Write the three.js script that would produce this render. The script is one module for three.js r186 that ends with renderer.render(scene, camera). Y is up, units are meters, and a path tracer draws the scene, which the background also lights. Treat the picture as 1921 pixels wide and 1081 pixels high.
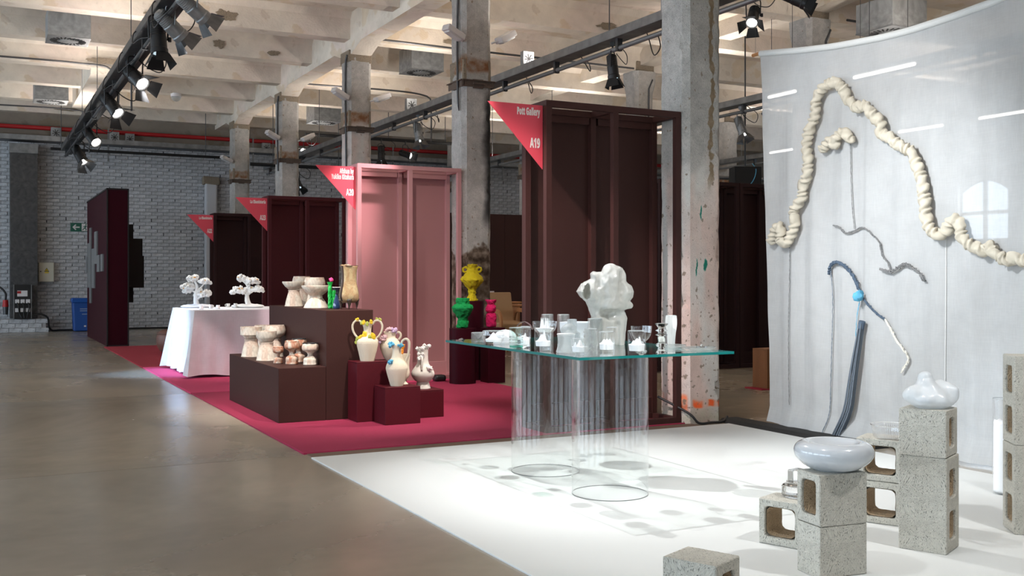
import * as THREE from 'three';
import { RoundedBoxGeometry } from 'three/addons/geometries/RoundedBoxGeometry.js';
import { MarchingCubes } from 'three/addons/objects/MarchingCubes.js';
import { mergeGeometries, mergeVertices, toCreasedNormals } from 'three/addons/utils/BufferGeometryUtils.js';
import { ImprovedNoise } from 'three/addons/math/ImprovedNoise.js';
import { FontLoader } from 'three/addons/loaders/FontLoader.js';
import { TextGeometry } from 'three/addons/geometries/TextGeometry.js';
import { RectAreaLightUniformsLib } from 'three/addons/lights/RectAreaLightUniformsLib.js';
RectAreaLightUniformsLib.init();

// ------------------------------------------------------------------ camera, lights, exposure
const renderer = new THREE.WebGLRenderer({ antialias: true });
renderer.toneMapping = THREE.LinearToneMapping;
renderer.toneMappingExposure = 1.05;
renderer.shadowMap.enabled = true;
const scene = new THREE.Scene();
const camera = new THREE.PerspectiveCamera(31.106, 1921 / 1081, 0.1, 100);
const YAW = -0.47735;
camera.position.set(0, 1.12, 0);
camera.rotation.y = YAW;
camera.setViewOffset(1921, 1081, 0, 18.5, 1921, 1081);
scene.add(camera);

const STRIP = 115;          // radiance of the strip lamps lying on the cable trays, shining up
const DAY = 6.0;            // radiance of the window panes
const DAYC = new THREE.Color(0.70, 0.85, 1.0);
const WARM = new THREE.Color(1.0, 0.92, 0.86), COOL = new THREE.Color(0.95, 0.98, 1.0), WHITE = new THREE.Color(1, 1, 1);
function spot(from, to, cd, angleDeg, color = WHITE, penumbra = 0.6, soft = 2.5) {
  const l = new THREE.SpotLight(color, cd, 0, angleDeg * Math.PI / 180, penumbra, 2);
  l.position.set(...from); l.target.position.set(...to);
  l.shadow.radius = soft; l.shadow.bias = -0.0005; l.shadow.mapSize.set(1024, 1024);
  scene.add(l, l.target);
  return l;
}
// the beams that the stage spotlights on the two trays throw
const BEAMS = [
  // on the white booth
  [[2.70, 3.35, -6.15], [3.25, 0.0, -4.7], 33, 30, WHITE, 0.7, 1.4],
  [[3.05, 3.35, -2.4], [2.9, 0.2, -5.2], 22, 24, WHITE, 0.7, 1.4],
  [[3.7, 3.35, -1.6], [3.4, 0.3, -3.2], 17, 34, WHITE, 0.8, 4],
  [[1.5, 3.3, -5.6], [3.6, 1.5, -6.5], 40, 13, new THREE.Color(1.0, 0.8, 0.78)],
  [[1.5, 3.25, -3.0], [3.2, 0.0, -3.6], 7, 30, COOL],
  [[1.5, 3.25, -4.4], [5.3, 0.8, -4.6], 52, 22, COOL],
  [[2.2, 3.35, -4.4], [5.3, 1.9, -5.2], 26, 22, WHITE],
  // on the red booth
  [[1.5, 3.3, -7.2], [2.4, 0.5, -8.6], 34, 22, WARM],
  [[2.9, 3.35, -5.9], [2.75, 0.4, -7.9], 31, 20, WARM],
  [[5.75, 3.25, -7.03], [2.9, 0.3, -7.7], 26, 17, WARM],
  [[2.6, 3.35, -7.4], [4.1, 1.1, -10.4], 15, 24, WARM],
  [[1.5, 3.3, -9.6], [3.57, 1.4, -10.5], 16, 13, WARM],
  [[4.2, 3.35, -8.2], [4.4, 0.2, -9.6], 16, 24, WARM],
  // on the cloth-covered table
  [[1.6, 3.3, -12.0], [2.6, 0.8, -12.7], 60, 21, COOL],
  [[-2.4, 3.3, -13.2], [2.1, 0.2, -12.7], 190, 9, new THREE.Color(0.38, 0.62, 1.0), 0.5],
  [[1.6, 3.3, -14.0], [2.5, 0.8, -13.0], 50, 16, COOL],
  [[4.2, 3.3, -9.4], [2.9, 0.45, -11.9], 26, 15, new THREE.Color(1.0, 0.66, 0.70)],
  [[5.7, 3.3, -13.8], [2.9, 0.9, -12.9], 30, 14, WARM],
];
for (const b of BEAMS) spot(...b);

// ------------------------------------------------------------------ helpers
const { PI, sin, cos, abs, min, max, sqrt, floor, hypot } = Math;
const noise = new ImprovedNoise();
function rng(seed) { let a = seed >>> 0; return () => { a = (a + 0x6D2B79F5) | 0; let t = Math.imul(a ^ (a >>> 15), 1 | a); t = (t + Math.imul(t ^ (t >>> 7), 61 | t)) ^ t; return ((t ^ (t >>> 14)) >>> 0) / 4294967296; }; }
const rnd = rng(7);
const fbm = (x, y, z = 0, o = 4) => { let s = 0, a = 0.5; for (let i = 0; i < o; i++) { s += a * noise.noise(x, y, z + i * 7.3); x *= 2.03; y *= 2.03; z *= 2.03; a *= 0.5; } return s; };
const clamp = (v, a = 0, b = 1) => min(b, max(a, v));
const lerp = (a, b, t) => a + (b - a) * t;
const smooth = (a, b, v) => { const t = clamp((v - a) / (b - a)); return t * t * (3 - 2 * t); };
const used = {};
function numbered(n) { const k = used[n] = (used[n] ?? -1) + 1; return k ? `${n}_${String(k).padStart(3, '0')}` : n; }
function tag(o, label, category, group) { o.userData.label = label; o.userData.category = category; if (group) o.userData.group = group; return o; }
function thing(name, label, category, p = [0, 0, 0], ry = 0, group) {
  const g = new THREE.Group(); g.name = numbered(name); g.position.set(...p); g.rotation.y = ry; scene.add(g);
  return tag(g, label, category, group);
}
function part(parent, name, geo, mat, p, r, label) {
  const m = new THREE.Mesh(geo, mat); m.name = name; if (p) m.position.set(...p); if (r) m.rotation.set(...r);
  if (label) m.userData.label = label;
  parent.add(m); return m;
}
function single(name, label, category, geo, mat, p, ry = 0, group) {
  const m = part(scene, numbered(name), geo, mat, p, [0, ry, 0]); return tag(m, label, category, group);
}
function structure(name, geo, mat, p, r) {
  const m = geo ? part(scene, name, geo, mat, p, r) : Object.assign(new THREE.Group(), { name });
  if (!geo) scene.add(m);
  m.userData.kind = 'structure'; return m;
}
const merge = (list) => mergeGeometries(list.map((g) => { const q = g.index ? g.toNonIndexed() : g.clone(); for (const k of Object.keys(q.attributes)) if (!['position', 'normal', 'uv'].includes(k)) q.deleteAttribute(k); return q; }));
const mv = (g, x = 0, y = 0, z = 0, rx = 0, ry = 0, rz = 0) => { if (rx) g.rotateX(rx); if (ry) g.rotateY(ry); if (rz) g.rotateZ(rz); g.translate(x, y, z); return g; };
// uv in metres, taken from the plane that each triangle faces most
function uvm(g0, s = 1) {
  const g = g0.index ? g0.toNonIndexed() : g0, p = g.attributes.position, uv = new Float32Array(p.count * 2);
  for (let i = 0; i < p.count; i += 3) {
    const a = new THREE.Vector3().fromBufferAttribute(p, i), b = new THREE.Vector3().fromBufferAttribute(p, i + 1), c = new THREE.Vector3().fromBufferAttribute(p, i + 2);
    const n = b.clone().sub(a).cross(c.clone().sub(a)), x = abs(n.x), y = abs(n.y), z = abs(n.z);
    [a, b, c].forEach((v, k) => { const [u, w] = x > y && x > z ? [v.z, v.y] : y > z ? [v.x, v.z] : [v.x, v.y]; uv[(i + k) * 2] = u * s; uv[(i + k) * 2 + 1] = w * s; });
  }
  g.setAttribute('uv', new THREE.BufferAttribute(uv, 2)); return g;
}
const box = (w, h, d, r = 0) => uvm(r > 0 ? new RoundedBoxGeometry(w, h, d, 1, min(r, w / 2.01, h / 2.01, d / 2.01)) : new THREE.BoxGeometry(w, h, d));
const boxAt = (x0, x1, y0, y1, z0, z1, r = 0) => mv(box(abs(x1 - x0), abs(y1 - y0), abs(z1 - z0), r), (x0 + x1) / 2, (y0 + y1) / 2, (z0 + z1) / 2);
const V2 = (a) => a.map(([x, y]) => new THREE.Vector2(x, y));
const V3 = (a) => a.map((q) => new THREE.Vector3(...q));
const lathe = (pts, seg = 32) => new THREE.LatheGeometry(V2(pts), seg);
function curveLathe(pts, n = 28, seg = 36) { const c = new THREE.SplineCurve(V2(pts)); return new THREE.LatheGeometry(c.getPoints(n).map((p) => new THREE.Vector2(max(0, p.x), p.y)), seg); }
const tube = (pts, r, seg = 24, rad = 8, closed = false) => new THREE.TubeGeometry(new THREE.CatmullRomCurve3(V3(pts), closed), seg, r, rad, closed);
function rod(a, b, r, rad = 8) {
  const A = new THREE.Vector3(...a), B = new THREE.Vector3(...b), d = B.clone().sub(A), g = new THREE.CylinderGeometry(r, r, d.length(), rad);
  g.applyQuaternion(new THREE.Quaternion().setFromUnitVectors(new THREE.Vector3(0, 1, 0), d.normalize())); g.translate((A.x + B.x) / 2, (A.y + B.y) / 2, (A.z + B.z) / 2); return g;
}
// a hollow vessel: outer profile, wall thickness, thickness of the bottom
function vessel(outer, wall = 0.004, bottom = 0.008, seg = 36, n = 20) {
  const c = n ? new THREE.SplineCurve(V2(outer)).getPoints(n) : V2(outer);
  const pts = [[0, c[0].y], ...c.map((p) => [p.x, p.y])];
  for (let i = c.length - 1; i >= 0; i--) if (c[i].y > c[0].y + bottom) pts.push([max(0.001, c[i].x - wall), c[i].y - (i === c.length - 1 ? 0.0005 : 0)]);
  pts.push([0, c[0].y + bottom]);
  return toCreasedNormals(lathe(pts, seg), 0.7);
}
// moves each vertex along its normal
function displace(g0, fn) {
  const q = g0.clone(); q.deleteAttribute('normal'); const hasUv = q.attributes.uv; if (hasUv) q.deleteAttribute('uv');
  const g = mergeVertices(q, 1e-4); g.computeVertexNormals();
  const p = g.attributes.position, n = g.attributes.normal;
  for (let i = 0; i < p.count; i++) { const d = fn(p.getX(i), p.getY(i), p.getZ(i)); p.setXYZ(i, p.getX(i) + n.getX(i) * d, p.getY(i) + n.getY(i) * d, p.getZ(i) + n.getZ(i) * d); }
  g.computeVertexNormals(); return uvm(g);
}
// meshes the zero level of a signed distance (negative inside)
function sdf(fn, c, half, res = 48) {
  const mc = new MarchingCubes(res, new THREE.MeshBasicMaterial(), false, false, 120000);
  mc.isolation = 0;
  const s = mc.size, h = s / 2;
  for (let k = 0; k < s; k++) for (let j = 0; j < s; j++) for (let i = 0; i < s; i++) mc.field[i + j * s + k * s * s] = -fn(c[0] + (i - h) / h * half, c[1] + (j - h) / h * half, c[2] + (k - h) / h * half);
  mc.update();
  const pos = mc.positionArray.slice(0, mc.count * 3), nor = mc.normalArray.slice(0, mc.count * 3);
  for (let i = 0; i < pos.length; i += 3) { pos[i] = pos[i] * half + c[0]; pos[i + 1] = pos[i + 1] * half + c[1]; pos[i + 2] = pos[i + 2] * half + c[2]; }
  const g = new THREE.BufferGeometry();
  g.setAttribute('position', new THREE.BufferAttribute(pos, 3)); g.setAttribute('normal', new THREE.BufferAttribute(nor, 3));
  let a = mergeVertices((() => { g.deleteAttribute('normal'); return g; })(), half * 1e-4);
  a.computeVertexNormals();
  // make sure that the faces look outwards
  let vol = 0; const P = a.attributes.position, I = a.index.array, A = new THREE.Vector3(), B = new THREE.Vector3(), C = new THREE.Vector3();
  for (let i = 0; i < I.length; i += 3) { A.fromBufferAttribute(P, I[i]); B.fromBufferAttribute(P, I[i + 1]); C.fromBufferAttribute(P, I[i + 2]); vol += A.dot(B.cross(C)); }
  if (vol < 0) { for (let i = 0; i < I.length; i += 3) { const t = I[i]; I[i] = I[i + 1]; I[i + 1] = t; } a.computeVertexNormals(); }
  return a;
}
const smin = (a, b, k) => { const h = clamp(0.5 + 0.5 * (b - a) / k); return lerp(b, a, h) - k * h * (1 - h); };
const sdEll = (x, y, z, cx, cy, cz, rx, ry, rz) => { const q = hypot((x - cx) / rx, (y - cy) / ry, (z - cz) / rz); return (q - 1) * min(rx, ry, rz); };
const sdCap = (x, y, z, a, b, r1, r2 = r1) => { const dx = b[0] - a[0], dy = b[1] - a[1], dz = b[2] - a[2], t = clamp(((x - a[0]) * dx + (y - a[1]) * dy + (z - a[2]) * dz) / (dx * dx + dy * dy + dz * dz)); return hypot(x - a[0] - dx * t, y - a[1] - dy * t, z - a[2] - dz * t) - lerp(r1, r2, t); };

// ------------------------------------------------------------------ textures and materials
function dataTex(size, fn, srgb = true, sy = size) {
  const d = new Uint8Array(size * sy * 4);
  for (let y = 0; y < sy; y++) for (let x = 0; x < size; x++) { const c = fn(x / size, y / sy); const i = (y * size + x) * 4; d[i] = clamp(c[0]) * 255; d[i + 1] = clamp(c[1]) * 255; d[i + 2] = clamp(c[2]) * 255; d[i + 3] = 255; }
  const t = new THREE.DataTexture(d, size, sy); t.wrapS = t.wrapT = THREE.RepeatWrapping; t.magFilter = THREE.LinearFilter; t.minFilter = THREE.LinearMipmapLinearFilter; t.generateMipmaps = true;
  if (srgb) t.colorSpace = THREE.SRGBColorSpace; t.needsUpdate = true; return t;
}
// noise that repeats over the unit square
const tn = (u, v, f, z = 0, o = 4) => { const a = u * 2 * PI, b = v * 2 * PI, R = f / (2 * PI); return fbm(cos(a) * R + 11.3 + cos(b) * R * 0.61, sin(a) * R + 3.7 + z, sin(b) * R + cos(b) * R * 0.79 - 5.1, o); };
const rep = (t, x, y = x) => { const c = t.clone(); c.repeat.set(x, y); c.needsUpdate = true; return c; };
const std = (o) => new THREE.MeshStandardMaterial(o);
const phy = (o) => new THREE.MeshPhysicalMaterial(o);
const lin = (r, g, b) => new THREE.Color().setRGB(r, g, b);

const texFloor = dataTex(768, (u, v) => {
  const a = tn(u, v, 4, 0, 3), b = tn(u, v, 12, 4, 3), c = tn(u, v, 70, 9, 3), k = 0.60 + a * 0.14 + b * 0.05 + c * 0.035, w = smooth(-0.25, 0.35, tn(u, v, 4, 20, 2)) * 0.05;
  return [k + w * 0.7, k * 0.945 + w * 0.4, k * 0.855];
});
const texFloorR = dataTex(512, (u, v) => { const k = 0.29 + tn(u, v, 4, 3, 2) * 0.14 + tn(u, v, 60, 1, 2) * 0.02; return [k, k, k]; }, false);
const texPlaster = dataTex(768, (u, v) => {
  const a = tn(u, v, 4, 2, 5), b = tn(u, v, 22, 6, 4), pk = smooth(-0.1, 0.25, tn(u, v, 2.5, 31, 3)), st = smooth(0.16, 0.24, tn(u, v, 7, 44, 5)), dk = smooth(0.25, 0.32, tn(u, v, 11, 52, 5));
  let k = 0.86 + a * 0.12 + b * 0.06; let c = [k, k * lerp(0.955, 0.92, pk), k * lerp(0.89, 0.87, pk)];
  c = [lerp(c[0], 0.78, st * 0.4), lerp(c[1], 0.69, st * 0.4), lerp(c[2], 0.58, st * 0.45)];
  return [lerp(c[0], 0.6, dk * 0.2), lerp(c[1], 0.52, dk * 0.2), lerp(c[2], 0.45, dk * 0.2)];
});
const texFine = dataTex(512, (u, v) => { const k = 0.5 + tn(u, v, 40, 3, 3) * 0.9; return [k, k, k]; }, false);
const texPore = dataTex(512, (u, v) => { const k = 0.62 + tn(u, v, 70, 3, 3) * 0.5 - smooth(0.2, 0.36, tn(u, v, 60, 13, 2)) * 0.8; return [k, k, k]; }, false);
const texBlock = dataTex(512, (u, v) => { const k = 0.80 + tn(u, v, 8, 3, 4) * 0.06 + tn(u, v, 90, 4, 2) * 0.16 - smooth(0.2, 0.36, tn(u, v, 60, 13, 2)) * 0.22; return [k, k * 0.985, k * 0.945]; });
const texWeave = dataTex(256, (u, v) => { const k = 0.5 + 0.22 * sin(u * 2 * PI * 64) * cos(v * 2 * PI * 64) + tn(u, v, 60, 2, 2) * 0.5; return [k, k, k]; }, false);
const texLinen = dataTex(512, (u, v) => { const k = 0.94 + tn(u, v, 5, 2, 3) * 0.04 + noise.noise(u * 256, v * 12, 1.5) * 0.02 + noise.noise(u * 12, v * 256, 4.5) * 0.02; return [k, k, k]; });
const texMetal = dataTex(512, (u, v) => { const k = 0.7 + tn(u, v, 9, 2, 5) * 0.22; return [k, k * 1.0, k * 1.01]; });
const texWood = dataTex(512, (u, v) => { const k = 0.72 + tn(u, v * 0.2, 6, 2, 4) * 0.1 + sin((v * 40 + tn(u, v, 4, 7, 3) * 6) * 2 * PI) * 0.025; return [k, k * 0.70, k * 0.45]; });
const texClay = dataTex(512, (u, v) => { const w = smooth(-0.12, 0.2, tn(u, v, 4, 2, 5)), b = tn(u, v, 20, 8, 4) * 0.16; return [lerp(0.84, 0.88, w) + b, lerp(0.75, 0.84, w) + b, lerp(0.68, 0.78, w) + b]; });
const texClayB = dataTex(512, (u, v) => { const w = smooth(-0.05, 0.3, tn(u, v, 4, 22, 5)), b = tn(u, v, 20, 8, 4) * 0.12; return [lerp(0.86, 0.68, w) + b, lerp(0.82, 0.45, w) + b, lerp(0.76, 0.34, w) + b]; });
const texBrick = dataTex(256, (u, v) => { const k = 0.80 + tn(u, v, 5, 2, 4) * 0.16 - smooth(0.28, 0.36, tn(u, v, 14, 6, 3)) * 0.35; return [k * 0.98, k * 0.99, k * 1.0]; });

// old columns: grey render above, pinkish whitewash below, chips that bare brown stone, paint marks
function columnTex(seed, o) {
  const W = 320, H = 1400;
  return dataTex(W, (u, v) => {
    const y = v * 4.62, x = u * 1.36, n1 = fbm(x * 3 + seed, y * 3, seed, 4), n2 = fbm(x * 14 + seed, y * 14, 2, 3), n3 = fbm(x * 60, y * 60, seed, 2);
    let k = 0.70 + n1 * 0.12 + n2 * 0.1 + n3 * 0.1, c = [k, k * 0.985, k * 0.96];
    const low = smooth(o.pink + 0.12, o.pink - 0.12, y + n1 * 0.5);
    const pk = 0.86 + n1 * 0.06 + n2 * 0.05, m = clamp(0.5 + fbm(x * 5 + 3, y * 1.1, seed + 4, 3) * 2.6);
    const pink = [pk, pk * lerp(0.985, 0.89, m), pk * lerp(0.96, 0.845, m)];
    c = c.map((q, i) => lerp(q, pink[i], low * o.pinkAmount));
    const band = (y0, w, amt, col) => { const t = smooth(w, w * 0.4, abs(y - y0 + n1 * 0.12)) * amt * (0.6 + n2); c = c.map((q, i) => lerp(q, col[i], clamp(t))); };
    if (o.paint) { band(0.16, 0.05, smooth(-0.05, 0.2, fbm(x * 6, 3, seed, 3)) * 1.6, [1, 0.42, 0.2]); band(0.54, 0.012, 0.8 * smooth(-0.1, 0.3, fbm(x * 7, 9, 4, 2)), [0.8, 0.68, 0.2]); band(0.05, 0.08, 0.7, [0.72, 0.72, 0.62]); }
    if (o.ochre) band(o.ochre, 0.12, 1.2, [0.52, 0.36, 0.24]);
    const chip = smooth(0.24, 0.28, fbm(x * 24 + seed * 3, y * (y < 1 ? 26 : 17), 6, 4) + 0.10 * fbm(x * 3, y * 3, seed + 7, 2) - (y < 1.0 ? 0 : 0.05) - (y > 1.7 ? 0.05 : 0));
    c = c.map((q, i) => lerp(q, [0.52, 0.46, 0.40][i], chip * 0.8));
    if (o.spall) { const s = smooth(0.012, 0, abs(x - 0.205 - n1 * 0.06) - 0.012 - n2 * 0.05) * smooth(1.75, 1.95, y); c = c.map((q, i) => lerp(q, [0.52, 0.45, 0.36][i] + n2 * 0.2, s)); }
    if (o.bare) { const s = smooth(0.04, -0.04, y - o.bare + n1 * 0.5); c = c.map((q, i) => lerp(q, [0.42, 0.36, 0.31][i] + n2 * 0.45 + n1 * 0.2, s)); }
    if (o.burn) { const s = smooth(0.12, 0.0, abs(x - 0.29 - n1 * 0.1)) * smooth(1.6, 1.9, y) * smooth(3.3, 3.0, y); c = c.map((q) => lerp(q, 0.1, s * 0.9)); }
    if (o.green) for (const [gx, gy, gw, gh] of [[0.145, 1.22, 0.018, 0.05], [0.06, 1.20, 0.008, 0.07], [0.11, 1.62, 0.008, 0.06]]) { const s = smooth(1.1, 0.7, hypot((x - gx + n2 * 0.03) / gw, (y - gy) / gh)); c = [lerp(c[0], 0.05, s), lerp(c[1], 0.45, s), lerp(c[2], 0.38, s)]; }
    return c;
  }, true, H);
}
const M = {};
M.floor = std({ map: rep(texFloor, 0.11), roughnessMap: rep(texFloorR, 0.13), roughness: 0.9, metalness: 0 });
M.joint = std({ color: lin(0.05, 0.045, 0.04), roughness: 0.9 });
M.ceiling = std({ map: rep(texPlaster, 0.22), roughness: 0.95, bumpMap: rep(texFine, 0.6), bumpScale: 0.004 });
M.beam = std({ map: rep(texPlaster, 0.31), roughness: 0.92, bumpMap: rep(texFine, 0.8), bumpScale: 0.004 });
M.band = std({ color: lin(0.36, 0.34, 0.32), map: rep(texPlaster, 0.3), roughness: 0.95 });
M.rubble = std({ color: lin(0.55, 0.46, 0.37), roughness: 0.95, bumpMap: rep(texPore, 2), bumpScale: 0.02, map: rep(texBlock, 1.5) });
M.wallPlain = std({ color: lin(0.42, 0.42, 0.44), map: rep(texPlaster, 0.3), roughness: 0.95 });
M.mortar = std({ color: lin(0.42, 0.41, 0.42), roughness: 1 });
M.bricks = [0.84, 0.90, 0.78].map((k) => std({ color: lin(k, k, k * 1.02), map: rep(texBrick, 2.1), roughness: 0.85 }));
M.carpetA = std({ color: lin(0.35, 0.020, 0.070), roughness: 1, bumpMap: rep(texFine, 9), bumpScale: 0.002 });
M.carpetB = std({ color: lin(0.62, 0.05, 0.15), roughness: 1, bumpMap: rep(texFine, 9), bumpScale: 0.002 });
M.carpetC = std({ color: lin(0.36, 0.02, 0.04), roughness: 1, bumpMap: rep(texFine, 9), bumpScale: 0.002 });
M.white = std({ color: lin(0.70, 0.72, 0.71), roughness: 0.55 });
M.brown = phy({ color: lin(0.056, 0.022, 0.019), specularIntensity: 0.4, roughness: 0.55, bumpMap: rep(texFine, 3), bumpScale: 0.0004 });
M.brownPanel = phy({ color: lin(0.050, 0.021, 0.018), specularIntensity: 0.4, roughness: 0.6, bumpMap: rep(texFine, 3), bumpScale: 0.0004 });
M.plinth = phy({ color: lin(0.052, 0.023, 0.020), specularIntensity: 0.15, roughness: 0.5, bumpMap: rep(texFine, 3), bumpScale: 0.0004 });
M.burgundy = phy({ color: lin(0.085, 0.008, 0.014), specularIntensity: 0.35, roughness: 0.5, bumpMap: rep(texFine, 3), bumpScale: 0.0004 });
M.wine = phy({ color: lin(0.036, 0.004, 0.009), specularIntensity: 0.15, roughness: 0.5 });
M.frameA23 = phy({ color: lin(0.070, 0.013, 0.016), roughness: 0.6, specularIntensity: 0.4 });
M.frameA22 = phy({ color: lin(0.028, 0.010, 0.010), roughness: 0.6, specularIntensity: 0.4 });
M.pink = std({ color: lin(0.50, 0.25, 0.255), roughness: 0.6 });
M.pinkPanel = std({ color: lin(0.40, 0.19, 0.192), roughness: 0.65 });
M.coral = std({ color: lin(0.74, 0.075, 0.11), roughness: 0.55 });
M.letter = std({ color: lin(0.85, 0.76, 0.72), roughness: 0.6 });
M.black = std({ color: lin(0.012, 0.012, 0.013), roughness: 0.45 });
M.blackMatt = std({ color: lin(0.014, 0.013, 0.013), roughness: 0.85 });
M.rubber = std({ color: lin(0.012, 0.012, 0.012), roughness: 0.7, bumpMap: rep(texWeave, 8), bumpScale: 0.003 });
M.steel = std({ color: lin(0.56, 0.58, 0.58), map: rep(texMetal, 0.8), metalness: 0.55, roughness: 0.42 });
M.steelDark = std({ color: lin(0.22, 0.225, 0.23), map: rep(texMetal, 1.4), metalness: 0.7, roughness: 0.42 });
M.galv = std({ color: lin(0.62, 0.64, 0.63), map: rep(texMetal, 1.1), metalness: 0.35, roughness: 0.5 });
M.slot = std({ color: lin(0.02, 0.02, 0.02), roughness: 0.8 });
M.red = std({ color: lin(0.42, 0.012, 0.015), roughness: 0.5 });
M.rust = std({ color: lin(0.24, 0.18, 0.15), map: rep(texBlock, 2), roughness: 0.85, bumpMap: rep(texPore, 3), bumpScale: 0.01 });
M.plastic = std({ color: lin(0.72, 0.70, 0.70), roughness: 0.5 });
M.cream = std({ color: lin(0.80, 0.71, 0.55), roughness: 0.85, bumpMap: rep(texFine, 8), bumpScale: 0.0015 });
M.creamWhite = std({ color: lin(0.86, 0.82, 0.74), roughness: 0.85, bumpMap: rep(texFine, 8), bumpScale: 0.0015 });
M.clay = std({ map: rep(texClay, 3), roughness: 0.9, bumpMap: rep(texFine, 8), bumpScale: 0.0012 });
M.clayB = std({ map: rep(texClayB, 4), roughness: 0.5, bumpMap: rep(texFine, 8), bumpScale: 0.001 });
M.coralWhite = std({ color: lin(0.84, 0.82, 0.79), roughness: 0.8 });
M.cloth = phy({ color: lin(0.80, 0.78, 0.80), map: rep(texLinen, 1.5), roughness: 0.95, side: THREE.DoubleSide });
M.block = std({ color: lin(1.0, 1.0, 0.97), map: rep(texBlock, 4), roughness: 0.95, bumpMap: rep(texPore, 4), bumpScale: 0.006 });
M.blockIn = std({ color: lin(0.92, 0.72, 0.52), map: rep(texBlock, 4), roughness: 0.98, bumpMap: rep(texPore, 4), bumpScale: 0.008 });
const glassOpt = { color: 0xffffff, transmission: 1, thickness: 0, ior: 1.48, roughness: 0.02 };
M.glass = phy(glassOpt);
M.acrylic = phy({ ...glassOpt, color: lin(0.98, 0.983, 0.983), ior: 1.5, roughness: 0.0 });
M.glassGreen = phy({ ...glassOpt, color: lin(0.93, 0.985, 0.965) });
M.glassBubble = phy({ ...glassOpt, color: lin(0.90, 0.92, 0.92), roughness: 0.28, bumpMap: rep(texPore, 14), bumpScale: 0.004 });
M.glassFrost = phy({ ...glassOpt, color: lin(0.84, 0.87, 0.88), roughness: 0.5, bumpMap: rep(texPore, 10), bumpScale: 0.001 });
M.glassFrostPale = phy({ ...glassOpt, color: lin(0.93, 0.94, 0.94), roughness: 0.82 });
M.glassSolid = phy({ color: 0xffffff, transmission: 1, thickness: 0.05, ior: 1.45, roughness: 0.02 });
M.tableGlass = phy({ ...glassOpt, color: lin(0.96, 0.99, 0.98), ior: 1.5, roughness: 0.0 });
M.glassTeal = phy({ ...glassOpt, color: lin(0.35, 0.75, 0.66), roughness: 0.1 });
M.rimGlass = phy({ color: lin(0.75, 0.78, 0.79), roughness: 0.08, clearcoat: 1, transmission: 0.5, thickness: 0 });
M.milk = phy({ color: lin(0.90, 0.93, 0.96), transmission: 0.35, thickness: 0, roughness: 0.25, ior: 1.5 });
M.milkBowl = phy({ color: lin(0.72, 0.76, 0.80), transmission: 0.25, thickness: 0, roughness: 0.18, ior: 1.5, clearcoat: 1, clearcoatRoughness: 0.05 });
M.cloud = phy({ color: lin(0.92, 0.95, 0.97), transmission: 0.45, thickness: 0, roughness: 0.45, ior: 1.45, clearcoat: 0.6, clearcoatRoughness: 0.1 });
M.ice = std({ color: lin(0.86, 0.88, 0.90), roughness: 0.7 });
M.crystal = phy({ color: lin(0.84, 0.84, 0.79), transmission: 0.3, thickness: 0, roughness: 0.45, bumpMap: rep(texPore, 12), bumpScale: 0.005, clearcoat: 0.8, clearcoatRoughness: 0.15 });
M.edge = phy({ color: lin(0.012, 0.20, 0.19), roughness: 0.08, clearcoat: 1 });
M.curtain = phy({ color: lin(0.86, 0.88, 0.89), map: rep(texLinen, 1.6), transmission: 0.4, thickness: 0, roughness: 1, specularIntensity: 0.0, transparent: true, opacity: 0.86, side: THREE.DoubleSide });
M.hem = phy({ color: lin(0.80, 0.80, 0.78), map: rep(texLinen, 3), roughness: 1 });
M.wool = std({ color: lin(0.78, 0.71, 0.58), roughness: 1, bumpMap: rep(texFine, 12), bumpScale: 0.004 });
M.yarnGray = std({ color: lin(0.20, 0.20, 0.20), roughness: 1 });
M.yarnNavy = std({ color: lin(0.085, 0.12, 0.17), roughness: 1 });
M.yarnSlate = std({ color: lin(0.17, 0.20, 0.24), roughness: 1 });
M.yarnBlue = std({ color: lin(0.12, 0.42, 0.62), roughness: 1 });
M.yarnPale = std({ color: lin(0.75, 0.72, 0.64), roughness: 1 });
M.wood = std({ map: rep(texWood, 2), roughness: 0.6 });
M.woodDark = std({ color: lin(0.12, 0.05, 0.035), map: rep(texWood, 2), roughness: 0.5 });
M.woodBox = std({ color: lin(0.55, 0.48, 0.42), map: rep(texWood, 2), roughness: 0.7 });
M.tan = std({ color: lin(0.50, 0.32, 0.17), roughness: 0.95, bumpMap: rep(texWeave, 6), bumpScale: 0.002 });
M.blue = std({ color: lin(0.01, 0.07, 0.30), roughness: 0.5 });
M.exit = std({ color: lin(0.01, 0.11, 0.07), roughness: 0.5 });
M.yellowSign = std({ color: lin(0.75, 0.55, 0.03), roughness: 0.5 });
const plain = (r, g, b, ro = 0.8, o = {}) => std({ color: lin(r, g, b), roughness: ro, ...o });
const stripGlow = std({ color: 0x111111, emissive: lin(1.0, 0.95, 0.86), emissiveIntensity: 6 });
const lensGlow = std({ color: 0x111111, emissive: lin(1.0, 0.98, 0.94), emissiveIntensity: 7 });
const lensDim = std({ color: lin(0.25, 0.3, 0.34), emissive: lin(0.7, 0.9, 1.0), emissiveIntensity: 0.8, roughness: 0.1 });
const paneGlow = std({ color: 0x222222, emissive: DAYC, emissiveIntensity: 2.2 });

const font = await new FontLoader().loadAsync('fonts/droid/droid_sans_bold.typeface.json');
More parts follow.
